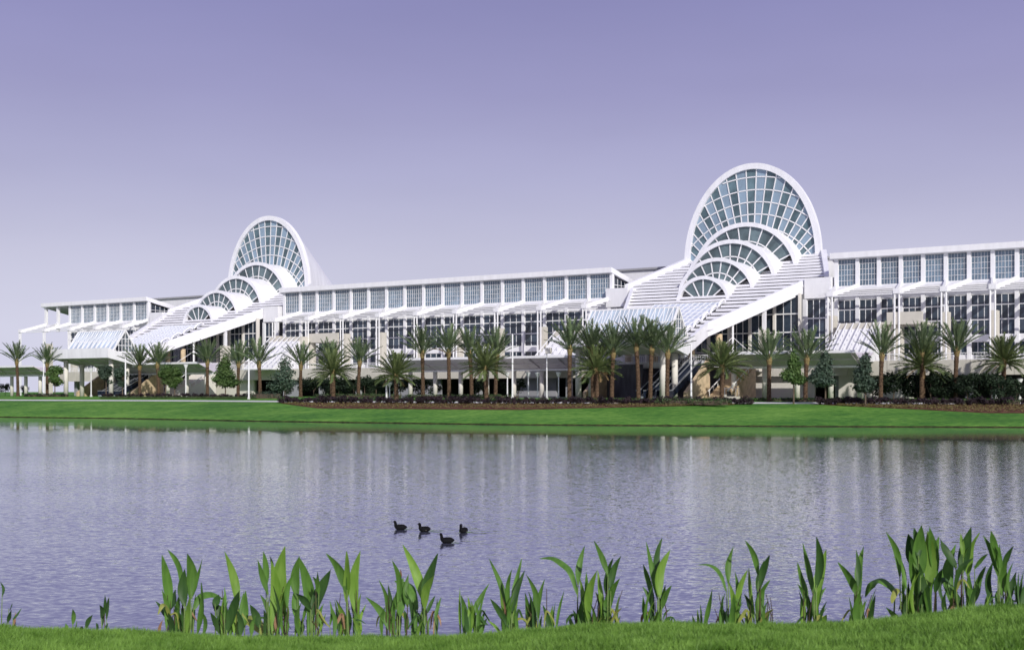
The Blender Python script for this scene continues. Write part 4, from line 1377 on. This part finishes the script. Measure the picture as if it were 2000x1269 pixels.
# ------------------------------------------------------------------ lamps and masts
def lamp(label, px, d, ytop, kind, grp=None):
    p = gf(px, d)
    for _ in range(8):
        p = gd(px, max(p.y, float(shore(p.x)) + (30.5 if kind == 'mast' else 34.0)))
    H_ = rowz(ytop, p.y) - p.z
    t = thing('lamp_post', label, 'lamp post', p, -TH, grp)
    rr = 0.12 if kind != 'mast' else 0.16
    MB().tube([(0, 0, 0), (0, 0, 0.35)], [0.28, 0.24], 10).build('base', M['concrete'], t)
    MB().tube([(0, 0, 0.3), (0, 0, H_ - 0.3)], [rr, rr * 0.75], 8).build('pole', M['white_steel'], t)
    if kind == 'cone':
        h = MB().tube([(0, 0, H_ - 0.75), (0, 0, H_ - 0.15), (0, 0, H_)], [0.14, 0.42, 0.46], 10).build('lamp_head', M['white_steel'], t)
        MB().tube([(0, 0, H_ + 0.01), (0, 0, H_ + 0.1)], [0.5, 0.42], 10).build('cap', M['lampdark'], h)
    elif kind == 'flood':
        MB().box(-0.1, 0.75, -0.35, 0.35, H_ - 0.85, H_ + 0.05).build('lamp_head', M['cream'], t)
    else:
        MB().tube([(0, 0, H_ - 0.31), (0, 0, H_)], [rr * 0.9, rr * 0.4], 8).build('finial', M['white_steel'], t)
    return t
lamp('white lamp post with cone head beside the second palm from left', 85, -46, 702, 'cone')
lamp('white lamp post with cone head under the left entrance canopy', 178, -44, 719, 'cone')
lamp('plain white mast in front of the left entrance canopy', 245, -48, 700, 'mast')
lamp('white lamp post with cone head right of the green double tree', 363, -44, 712, 'cone')
lamp('plain white mast rising from the planting left of centre', 486, -50, 700, 'mast')
lamp('plain white post at the second broad palm of the front row', 755, -50, 735, 'mast')
lamp('short white lamp with cone head beside the second broad palm', 761, -47, 747, 'cone')
lamp('tall white mast left of the central stair', 1001, -42, 652, 'mast')
lamp('white floodlight pole in the middle of the central walkway', 1068, -48, 680, 'flood')
for px, lab in ((991, 'short white lamp left of the tall central mast'), (1032, 'short white lamp first right of the tall central mast'), (1050, 'short white lamp second right of the tall central mast'), (1091, 'short white lamp just right of the floodlight pole'), (1130, 'short white lamp between tallest palm and broad palm')):
    lamp(lab, px, -36, 727, 'cone')
lamp('plain white mast between the escalators and the brown fringed palm', 1350, -50, 672, 'mast')
lamp('plain white post left of the broad palm at the right edge', 1937, -50, 733, 'mast')
lamp('short white lamp with cone head left of the right edge palm', 1945, -46, 736, 'cone')
lamp('short white lamp with cone head at the right picture edge', 1992, -42, 740, 'cone')

# parked utility cart under the right walkway
def cart():
    p = gf(1428, -36)
    t = fthing('utility_cart', 'small cream utility cart with roof parked under the right walkway', 'cart', s_of(1428, -36), -36, p.z)
    MB().box(-1.2, 1.2, -0.6, 0.6, 0.35, 0.75).box(-1.2, -0.5, -0.55, 0.55, 0.751, 1.05).build('body', M['cart'], t)
    MB().box(-0.3, 0.35, -0.55, 0.55, 0.76, 1.0).box(-0.45, -0.3, -0.55, 0.55, 0.76, 1.5).build('seat', M['rubber'], t)
    MB().box(-0.9, 1.1, -0.62, 0.62, 1.92, 2.0).build('roof', M['lampdark'], t)
    for x in (-0.8, 1.0):
        for y in (-0.55, 0.55):
            MB().bar((x, y, 0.751), (x, y, 1.915), 0.05).build('roof_post', M['steel'], t)
            MB().tube([(x * 0.8, y - 0.1, 0.3), (x * 0.8, y + 0.1, 0.3)], 0.28, 12).build('wheel', M['rubber'], t)
cart()
# concrete kerb planters (light pads) by the walkway
# ------------------------------------------------------------------ birds on the pond
def loft(b, rings):
    """rings: list of (center, half width, half height) along the bird's length, in the x direction"""
    n = 14
    vs = []
    for (x, z, hw, hh) in rings:
        for k in range(n):
            a = 2 * math.pi * k / n
            vs.append((x, math.cos(a) * hw, z + math.sin(a) * hh))
    fs = [(i * n + k, i * n + (k + 1) % n, (i + 1) * n + (k + 1) % n, (i + 1) * n + k) for i in range(len(rings) - 1) for k in range(n)]
    fs += [tuple(range(n - 1, -1, -1)), tuple((len(rings) - 1) * n + k for k in range(n))]
    b.add(vs, fs)
def coot(label, px, py, heading, turn):
    Y = F * (EYE - WATER) / (py - HOR)
    X = (px - 1000) / F * Y
    t = thing('coot', label, 'water bird', (X, Y, WATER), heading, 'black water birds swimming on the pond')
    # skeleton along -x = forward; skin modifier gives one continuous body, neck and head
    ct, st = math.cos(turn), math.sin(turn)
    V = [(0.225, 0, 0.085), (0.14, 0, 0.085), (0.02, 0, 0.08), (-0.09, 0, 0.08), (-0.145, 0, 0.12), (-0.155, 0, 0.18), (-0.158, 0, 0.225), (-0.162 - 0.02 * ct, -0.02 * st, 0.262), (-0.162 - 0.06 * ct, -0.06 * st, 0.258)]
    Rr = [(0.022, 0.02), (0.08, 0.07), (0.12, 0.10), (0.11, 0.095), (0.062, 0.07), (0.044, 0.046), (0.046, 0.048), (0.058, 0.058), (0.026, 0.024)]
    me = bpy.data.meshes.new('body')
    me.from_pydata(V, [(i, i + 1) for i in range(len(V) - 1)], [])
    me.materials.append(M['bird'])
    o = put('body', me, t)
    sk = o.modifiers.new('skin', 'SKIN')
    sk.use_smooth_shade = True
    for i, q in enumerate(Rr):
        me.skin_vertices[0].data[i].radius = q
    me.skin_vertices[0].data[2].use_root = True
    ss = o.modifiers.new('sub', 'SUBSURF')
    ss.levels = 2; ss.render_levels = 2
    hx, hy = -0.162 - 0.075 * ct, -0.075 * st
    bl = MB().tube([(hx, hy, 0.257), (hx - 0.04 * ct, -0.04 * st + hy, 0.243)], [0.014, 0.003], 8)
    bl.build('bill', M['bill'], t, smooth=True)
    for sg in (-1, 1):
        wv = MB()
        wv.add([(-0.06, sg * 0.092, 0.075), (0.04, sg * 0.100, 0.115), (0.15, sg * 0.070, 0.112), (0.21, sg * 0.022, 0.095), (0.12, sg * 0.080, 0.06), (0.0, sg * 0.108, 0.05),
                (-0.06, sg * 0.080, 0.08), (0.04, sg * 0.07, 0.13), (0.15, sg * 0.045, 0.125), (0.21, sg * 0.010, 0.10), (0.12, sg * 0.065, 0.065), (0.0, sg * 0.09, 0.055)],
               [(0, 1, 2, 3, 4, 5), (11, 10, 9, 8, 7, 6)] + [(i, 6 + i, 6 + (i + 1) % 6, (i + 1) % 6) for i in range(6)])
        wv.build('wing', M['bird'] if sg > 0 or abs(turn) < 0.1 else M['bird_pale'], t)
    # wake: low ripples trailing behind
    return t
BIRDS = [('black coot swimming left, leftmost of the four', 782, 1034, 0.0, 0.0),
         ('black coot with pale flank, second from left', 829, 1038, 0.55, 0.1),
         ('black coot nearest the reeds, in front of the other three', 873, 1060, 0.05, 0.0),
         ('black coot seen from behind, rightmost of the four', 905, 1040, 1.1, 0.9)]
for q in BIRDS:
    coot(*q)

# ------------------------------------------------------------------ cannas along the near shore
def leaf_mesh(P0, P1, wid, bend, yaw, droop, m, seed):
    """lanceolate blade from P0 to the tip P1; folded along the midrib"""
    r = random.Random(seed)
    P0 = Vector(P0); P1 = Vector(P1)
    ax = P1 - P0
    L_ = ax.length
    ax.normalize()
    view = Vector((math.sin(yaw), -math.cos(yaw), 0))          # blade faces this way
    side = ax.cross(view).normalized()
    nrm = side.cross(ax).normalized()
    N = 12
    b = MB()
    vs = []
    for i in range(N + 1):
        f = i / N
        wv = wid / 2 * ((0.22 + 0.78 * math.sin(math.pi / 2 * min(1, f / 0.40))) if f < 0.40 else (math.cos(math.pi / 2 * (f - 0.40) / 0.60) ** 0.85) * (1 - 0.18 * (f - 0.4)))
        if i == N:
            wv = 0.0015
        c = P0 + ax * L_ * f + side * bend * L_ * math.sin(math.pi * f) + nrm * (-0.10 * L_ * math.sin(math.pi * f))
        fold = 0.32 + 0.3 * (1 - f)
        wob = 0.06 * wid * math.sin(f * 9 + seed)
        vs += [c - side * wv + nrm * (wv * fold + wob), c, c + side * wv + nrm * (wv * fold - wob)]
    fs = []
    for i in range(N):
        a = i * 3
        fs += [(a, a + 1, a + 4, a + 3), (a + 1, a + 2, a + 5, a + 4)]
    b.add(vs, fs)
    return b.mesh('leaf', m, True)

def arch_leaf(pts, wid, m):
    """blade following a curve of points (drooping leaf)"""
    P = [Vector(p) for p in pts]
    # resample with a smooth curve
    S = []
    for i in range(len(P) - 1):
        p0, p1, p2, p3 = P[max(i - 1, 0)], P[i], P[i + 1], P[min(i + 2, len(P) - 1)]
        for k in range(5):
            t_ = k / 5
            S.append(0.5 * ((2 * p1) + (p2 - p0) * t_ + (2 * p0 - 5 * p1 + 4 * p2 - p3) * t_ ** 2 + (3 * p1 - p0 - 3 * p2 + p3) * t_ ** 3))
    S.append(P[-1])
    n = len(S)
    vs = []
    for i, c in enumerate(S):
        f = i / (n - 1)
        tg = (S[min(i + 1, n - 1)] - S[max(i - 1, 0)]).normalized()
        sd_ = tg.cross(Vector((0.25, -0.55, 0.8))).normalized()
        up = sd_.cross(tg).normalized()
        wv = wid / 2 * max(0.02, math.sin(math.pi * min(1, 0.05 + 0.95 * f)) ** 0.8)
        vs += [c - sd_ * wv - up * wv * 0.35, c, c + sd_ * wv - up * wv * 0.35]
    fs = []
    for i in range(n - 1):
        a = i * 3
        fs += [(a, a + 1, a + 4, a + 3), (a + 1, a + 2, a + 5, a + 4)]
    return MB().add(vs, fs).mesh('leaf', m, True)

TONE = {'': 'canna', 'b': 'canna_b', 'd': 'canna_d', 'y': 'canna_y', 'r': 'canna_br'}
CL = {}
CL['bushy canna clump at the left end of the reed row'] = (355, 22.0, """329 1170 316 1082 17|353 1137 326 1071 15|361 1172 361 1110 19 d|372 1155 366 1080 21|379 1157 395 1091 8|388 1236 393 1137 13|320 1200 304 1173 9 d|335 1235 328 1195 14 d|345 1225 350 1160 14|310 1238 318 1210 6 r|330 1190 343 1150 20 d|322 1215 316 1150 10|366 1230 372 1160 9 b|350 1235 340 1180 12 d|398 1235 392 1190 8|A 378 1190 392 1164 415 1159 437 1170 15|A 336 1215 326 1185 318 1180 308 1200 9 y""")
CL['canna with a folded yellowing leaf, second clump from left'] = (445, 21.9, """462 1170 438 1075 16 b|443 1222 414 1175 24 d|446 1222 468 1152 20 d|432 1238 411 1195 13 d|438 1180 438 1145 5|480 1212 480 1153 17|508 1218 488 1180 15 d|A 522 1240 505 1220 490 1206 465 1214 440 1242 28 y|470 1235 462 1190 12 d|495 1238 500 1200 9|420 1180 428 1160 14 d""")
CL['canna with broad upright bright leaves left of centre'] = (535, 22.1, """533 1215 530 1095 24 b|520 1150 503 1092 11|518 1135 514 1075 13|556 1180 557 1065 28 b|545 1200 540 1140 16 d|540 1225 545 1183 8 r|515 1238 515 1190 10 d|565 1178 576 1115 10|531 1120 527 1085 8 d|560 1238 559 1190 7|523 1200 508 1160 9""")
CL['canna with dark spreading leaves below the left palms'] = (607, 21.8, """582 1205 584 1130 14|580 1155 585 1085 17|607 1195 583 1085 22|615 1190 647 1110 24 d|603 1185 577 1157 15 d|618 1150 620 1115 8|575 1240 576 1205 7 b|592 1205 600 1170 7|588 1235 592 1215 12 d|630 1225 632 1178 8|622 1155 611 1125 8""")
CL['canna with two bright upright leaves left of the birds'] = (685, 22.0, """672 1145 637 1080 18|676 1160 677 1076 16 b|697 1178 704 1075 19 b|690 1190 684 1145 14 d|690 1165 693 1100 10|672 1235 655 1168 14 b|650 1235 648 1185 9|702 1246 704 1205 13 b|642 1215 644 1172 7|660 1230 660 1190 6 d""")
CL['leafy canna clump just left of the tallest pale leaf'] = (765, 22.1, """758 1225 714 1165 14|754 1205 740 1132 10|766 1200 758 1140 9 d|776 1165 765 1092 12|782 1192 787 1128 21|783 1130 782 1110 4 r|793 1228 789 1190 9|806 1240 798 1165 12|798 1175 798 1120 12|A 815 1190 805 1155 795 1140 770 1133 20""")
CL['canna with the tallest pale leaf, left of centre'] = (830, 21.9, """823 1160 786 1062 18 b|828 1165 855 1080 20 d|832 1178 850 1120 16 b|836 1192 850 1162 8 d|852 1205 862 1165 7|847 1240 846 1200 4 r|838 1235 842 1200 6|822 1230 812 1195 8|806 1238 822 1228 5""")
CL['low canna tuft with one long leaf leaning right'] = (922, 22.0, """905 1228 900 1160 13|918 1228 914 1165 12 b|920 1205 956 1138 10|930 1218 927 1170 6|938 1226 938 1200 6|930 1232 945 1218 6|912 1230 908 1185 9 d""")
CL['canna with a fan of narrow leaves in the centre'] = (995, 21.9, """988 1182 955 1090 11|996 1182 1000 1110 9|1003 1168 1019 1090 11|1002 1188 1025 1113 13 d|990 1216 957 1168 12 d|1012 1236 1005 1180 7|975 1240 952 1210 6 b|985 1225 982 1165 4 r""")
CL['thin group of narrow canna shoots right of centre'] = (1055, 22.1, """1028 1235 1025 1155 11|1048 1197 1027 1120 11|1052 1188 1064 1130 9|1040 1232 1035 1168 10 d|1076 1236 1060 1180 11 d|1080 1232 1079 1185 5|1090 1230 1103 1150 6|1085 1230 1085 1175 4|1064 1238 1072 1205 4""")
def shifted(txt, dx):
    out = []
    for q in txt.split('|'):
        p = q.split()
        st_ = 1 if p[0] == 'A' else 0
        tone = p[-1] if p[-1].isalpha() else None
        nums = [float(v) for v in (p[st_:-1] if tone else p[st_:])]
        for i in range(0, len(nums) - 1, 2):
            nums[i] += dx + random.uniform(-3, 3)
            nums[i + 1] += random.uniform(-5, 5)
        out.append(('A ' if st_ else '') + ' '.join('%.1f' % v for v in nums) + (' ' + tone if tone else ''))
    return '|'.join(out)
T11 = """1130 1130 1142 1065 12|1135 1230 1133 1130 13 b|1146 1197 1145 1115 11|1152 1197 1166 1113 15 b|1148 1226 1150 1190 9 d|1130 1226 1119 1190 8 d|1140 1228 1140 1160 12"""
CL['canna with one nodding leaf pointing left, right of centre'] = (1138, 22.0, T11 + '|A 1128 1160 1116 1118 1100 1100 1078 1088 1053 1090 15')
T12 = """1184 1114 1160 1055 11|1186 1152 1197 1090 14 d|1196 1142 1213 1085 13 d|1190 1192 1211 1128 14|1178 1192 1167 1110 10 b|1172 1192 1163 1155 10 d|1207 1222 1210 1160 7|1168 1240 1175 1205 8 y|1183 1200 1186 1160 9|1196 1215 1216 1185 7 y"""
CL['canna with dark crossing leaves beside the nodding one'] = (1184, 21.8, T12)
T13 = """1281 1152 1262 1057 11|1290 1127 1293 1050 16 d|1290 1152 1309 1073 19 b|1270 1157 1256 1100 13|1274 1187 1254 1143 10|1262 1216 1256 1160 9|1275 1216 1277 1155 9 d|1292 1187 1300 1140 8 d|1295 1182 1312 1142 11|1298 1206 1311 1187 4 d|1303 1222 1310 1203 12 b"""
CL['canna with a tall flame of leaves under the right entrance'] = (1283, 22.0, T13)
CL['tiny canna tuft between two tall clumps on the right'] = (1368, 21.8, """1357 1232 1352 1200 9 d|1362 1232 1362 1190 7 b|1370 1230 1368 1180 5|1377 1218 1391 1150 9|1381 1222 1402 1228 7 d""")
CL['canna with a short nodding leaf pointing left, on the right'] = (1430, 22.1, shifted(T11, 291) + '|A 1419 1155 1410 1125 1398 1108 1382 1101 1363 1102 10')
CL['canna with dark crossing leaves right of the short nodding leaf'] = (1478, 21.9, shifted(T12, 293))
CL['canna with a tall flame of leaves, right hand twin'] = (1587, 22.0, shifted(T13, 304))
CL['canna with drooping black tipped leaf before the dense clump'] = (1680, 21.9, """1675 1160 1636 1097 15|1675 1137 1672 1072 10 d|1680 1147 1687 1066 14|1678 1220 1682 1150 14|1700 1222 1710 1160 9 d|1690 1222 1693 1170 7|1668 1220 1670 1185 6 d|A 1748 1160 1742 1145 1720 1130 1703 1140 1690 1166 19""")
CL['densest tall canna clump near the right edge'] = (1792, 21.6, """1752 1112 1730 1038 12|1760 1152 1757 1085 9|1768 1142 1757 1080 8|1785 1100 1774 1042 26 d|1798 1112 1800 1025 26|1815 1128 1812 1035 24 b|1822 1122 1835 1045 20|1828 1112 1815 1028 18|1790 1152 1776 1075 18|1800 1172 1795 1100 18 d|1812 1200 1815 1140 22 d|1755 1222 1730 1185 12|1785 1202 1790 1150 14|1776 1215 1774 1130 12 d|1822 1200 1825 1130 10|1768 1205 1782 1150 9 d|1806 1200 1800 1150 16 d|1793 1080 1785 1030 16 d|A 1770 1165 1755 1150 1745 1165 1742 1178 10 y|A 1845 1185 1835 1140 1850 1130 1862 1155 10 d|1830 1150 1840 1110 12 d""")
CL['dense canna clump second from the right edge'] = (1885, 21.5, """1862 1100 1836 1052 18 d|1858 1162 1868 1060 22|1880 1107 1897 1028 21 d|1893 1115 1913 1040 22 b|1905 1167 1925 1105 17|1895 1180 1893 1120 14|1908 1105 1930 1080 8|1880 1080 1876 1040 9 b|A 1870 1190 1868 1150 1878 1108 1902 1088 12 d|1848 1195 1850 1150 10 d|A 1862 1165 1880 1130 1895 1150 6 y|1872 1180 1860 1150 12 d|1900 1185 1910 1140 10 d""")
CL['canna clump with narrow upright leaves at the right edge'] = (1955, 21.4, """1950 1102 1935 1035 20|1945 1112 1920 1045 12|1955 1147 1952 1060 14|1962 1102 1980 1065 10 d|1965 1147 1968 1090 15|1970 1172 1985 1115 12 d|1937 1167 1940 1095 14 d|1977 1160 1980 1095 7|1948 1180 1958 1140 10""")
CL['dark grassy tuft cut by the right picture edge'] = (1992, 21.2, """1988 1180 1982 1120 5 d|1992 1180 1990 1115 5 d|1996 1180 2000 1112 5 d|2000 1180 2010 1118 6 d|1990 1185 1980 1140 5 d|1998 1185 2006 1130 6 d|2006 1180 2016 1120 6 d|1994 1185 1997 1135 8 d""")
CL['thin dark shoots at the left picture edge'] = (14, 22.0, """3 1162 0 1135 6 d|15 1212 22 1190 9 d|28 1207 42 1187 5 d|28 1232 31 1195 6 r|18 1190 24 1176 5 d|6 1230 8 1215 9 d""")
CL['tiny green shoots left of the slender dark shoots'] = (143, 22.0, """142 1214 142 1188 8|130 1230 128 1216 7|147 1228 150 1212 6""")
CL['small dark leaning shoot in the left gap'] = (172, 22.0, """169 1224 181 1200 9 d|160 1232 161 1222 7 d|174 1232 173 1226 6 d""")
CL['slender dark shoots before the bushy left clump'] = (204, 22.0, """197 1202 194 1180 8 d|204 1197 205 1158 7 d|209 1202 213 1165 6 d|200 1217 205 1175 6 d|190 1230 188 1216 9 d|207 1228 211 1215 6 d""")

def pix(px, py, Y):
    return Vector(((px - 1000) / F * Y, Y, EYE + (HOR - py) * Y / F))
for ci, (lab, (rx, Yc, txt)) in enumerate(CL.items()):
    r = random.Random(900 + ci)
    bx = (rx - 1000) / F * Yc
    base = Vector((bx, Yc, max(tz(bx, Yc), -4.2)))
    t = thing('canna_clump', lab, 'plant', base, 0, 'cannas along the near shore')
    items = txt.split('|')
    if len(items) > 6 and Yc > 21.3:
        for k in range(8):                       # low side shoots
            x = rx + r.uniform(-26, 26)
            y = 1240 - (rx > 1700) * 30 - r.uniform(0, 6)
            h = r.uniform(28, 95)
            items.append('%.1f %.1f %.1f %.1f %.1f %s' % (x, y, x + r.uniform(-14, 14), y - h, r.uniform(5, 9.5), r.choice(['', '', 'd', 'b', 'b', ''])))
    for li, q in enumerate(items):
        p = q.split()
        arched = p[0] == 'A'
        if arched:
            p = p[1:]
        tone = p[-1] if p[-1].isalpha() else ''
        nums = [float(v) for v in (p[:-1] if tone else p)]
        Yl = Yc + r.uniform(-0.28, 0.28)
        wd = nums[-1] * Yl / F
        m = M[TONE[tone]]
        if arched:
            pts = [pix(nums[i], nums[i + 1], Yl + 0.06 * i * (1 if li % 2 else -1)) for i in range(0, len(nums) - 1, 2)]
            put('leaf', arch_leaf([v - base for v in pts], wd * 1.15, m), t)
            foot = pts[0]
        else:
            x0, y0, x1, y1 = nums[:4]
            x0 += (x0 - x1) * 0.14 + (rx - x0) * 0.06
            y0 = min(y0 + (y0 - y1) * 0.18, 1242)
            a = pix(x0, y0, Yl)
            c = pix(x1, y1, Yl + r.uniform(-0.3, 0.3))
            put('leaf', leaf_mesh(a - base, c - base, wd * 1.08, r.uniform(-0.04, 0.04) + 0.05 * (1 if x1 < x0 else -1), r.uniform(-0.55, 0.55), 0, m, 31 * ci + li), t)
            foot = a
        # petiole running down to the rootstock
        rt = Vector((bx + (foot.x - bx) * 0.45 + r.uniform(-0.03, 0.03), Yl, 0))
        rt.z = max(tz(rt.x, rt.y), -4.0) - 0.05
        midp = (foot + rt) / 2 + Vector((0.25 * (foot.x - bx), 0, 0))
        sr = min(0.018, 0.006 + wd * 0.07)
        ext = foot + (foot - midp).normalized() * 0.05
        MB().tube([v - base for v in (rt, midp, ext)], [sr * 1.25, sr, sr * 0.55], 6).build('stem', M['stem_d'] if tone in ('r',) or r.random() < 0.12 else M['stem'], t, smooth=True)
    # dead, bent leaves hanging low
    if len(items) > 6:
        for k in range(2):
            sg = r.choice((-1, 1))
            x = rx + sg * r.uniform(4, 14)
            y = 1228 - (rx > 1740) * 28
            Yl = Yc + r.uniform(-0.2, 0.2)
            pts = [pix(x, y, Yl), pix(x + sg * 5, y - r.uniform(18, 40), Yl), pix(x + sg * r.uniform(14, 20), y - r.uniform(12, 26), Yl), pix(x + sg * r.uniform(20, 30), y - r.uniform(-4, 10), Yl)]
            put('leaf', arch_leaf([v - base for v in pts], r.uniform(0.035, 0.075), M[r.choice(('canna_br', 'canna_y', 'canna_d'))]), t)
    # withered stubs at the foot
    if len(txt) > 200:
        for k in range(4):
            x = bx + r.uniform(-0.22, 0.22); y = Yc + r.uniform(-0.25, 0.2)
            z0 = max(tz(x, y), -4.0) - 0.05
            h = r.uniform(0.35, 0.85)
            MB().tube([Vector((x, y, z0)) - base, Vector((x + r.uniform(-.05, .05), y, WATER + h * 0.5)) - base, Vector((x + r.uniform(-.12, .12), y, WATER + h)) - base], [0.012, 0.010, 0.005], 5).build('withered_stem', M['stem_d'], t)

# ------------------------------------------------------------------ grass on the near bank
def blades(name, label, n, xr, yr, hmin, hmax, wid, m, seed):
    r = np.random.default_rng(seed)
    X = r.uniform(*xr, n); Y = r.uniform(*yr, n)
    Z = terrain(X, Y)
    ok = Z > WATER - 0.12
    X, Y, Z = X[ok], Y[ok], Z[ok]
    n = len(X)
    tuft = 0.75 + 0.5 * (np.sin(X * 5.1 + np.sin(Y * 3.7) * 2) * np.sin(Y * 4.3 + np.sin(X * 2.9)) * 0.5 + 0.5)
    H_ = r.uniform(hmin, hmax, n) * tuft
    a = r.uniform(0, 2 * np.pi, n)
    lean = H_ * r.uniform(0.05, 0.65, n)
    la = r.uniform(0, 2 * np.pi, n)
    wx, wy = np.cos(a) * wid * r.uniform(0.6, 1.2, n), np.sin(a) * wid * r.uniform(0.6, 1.2, n)
    lx, ly = np.cos(la) * lean, np.sin(la) * lean
    v = np.empty((n, 5, 3))
    v[:, 0] = np.stack([X - wx, Y - wy, Z - 0.01], 1)
    v[:, 1] = np.stack([X + wx, Y + wy, Z - 0.01], 1)
    v[:, 2] = np.stack([X + wx * 0.8 + lx * 0.35, Y + wy * 0.8 + ly * 0.35, Z + H_ * 0.55], 1)
    v[:, 3] = np.stack([X - wx * 0.8 + lx * 0.35, Y - wy * 0.8 + ly * 0.35, Z + H_ * 0.55], 1)
    v[:, 4] = np.stack([X + lx, Y + ly, Z + H_], 1)
    me = bpy.data.meshes.new(name)
    k = np.arange(n)[:, None] * 5
    nf = 2 * n
    me.vertices.add(5 * n)
    me.vertices.foreach_set('co', v.reshape(-1))
    loops = np.concatenate([k + np.array([0, 1, 2, 3]), k + np.array([3, 2, 4])], 1).reshape(-1)
    me.loops.add(len(loops))
    me.loops.foreach_set('vertex_index', loops.astype(np.int32))
    me.polygons.add(nf)
    st_ = np.stack([np.arange(n) * 7, np.arange(n) * 7 + 4], 1).reshape(-1)
    me.polygons.foreach_set('loop_start', st_.astype(np.int32))
    me.update(calc_edges=True)
    me.validate()
    me.materials.append(m)
    o = put(name, me, kind='stuff')
    o['label'] = label
    o['category'] = 'grass'
    return o
blades('grass', 'bright green grass on the near bank at the bottom of the picture', 290000, (-9.5, 10.5), (12.6, 21.6), 0.075, 0.17, 0.0075, M['grass'], 5)
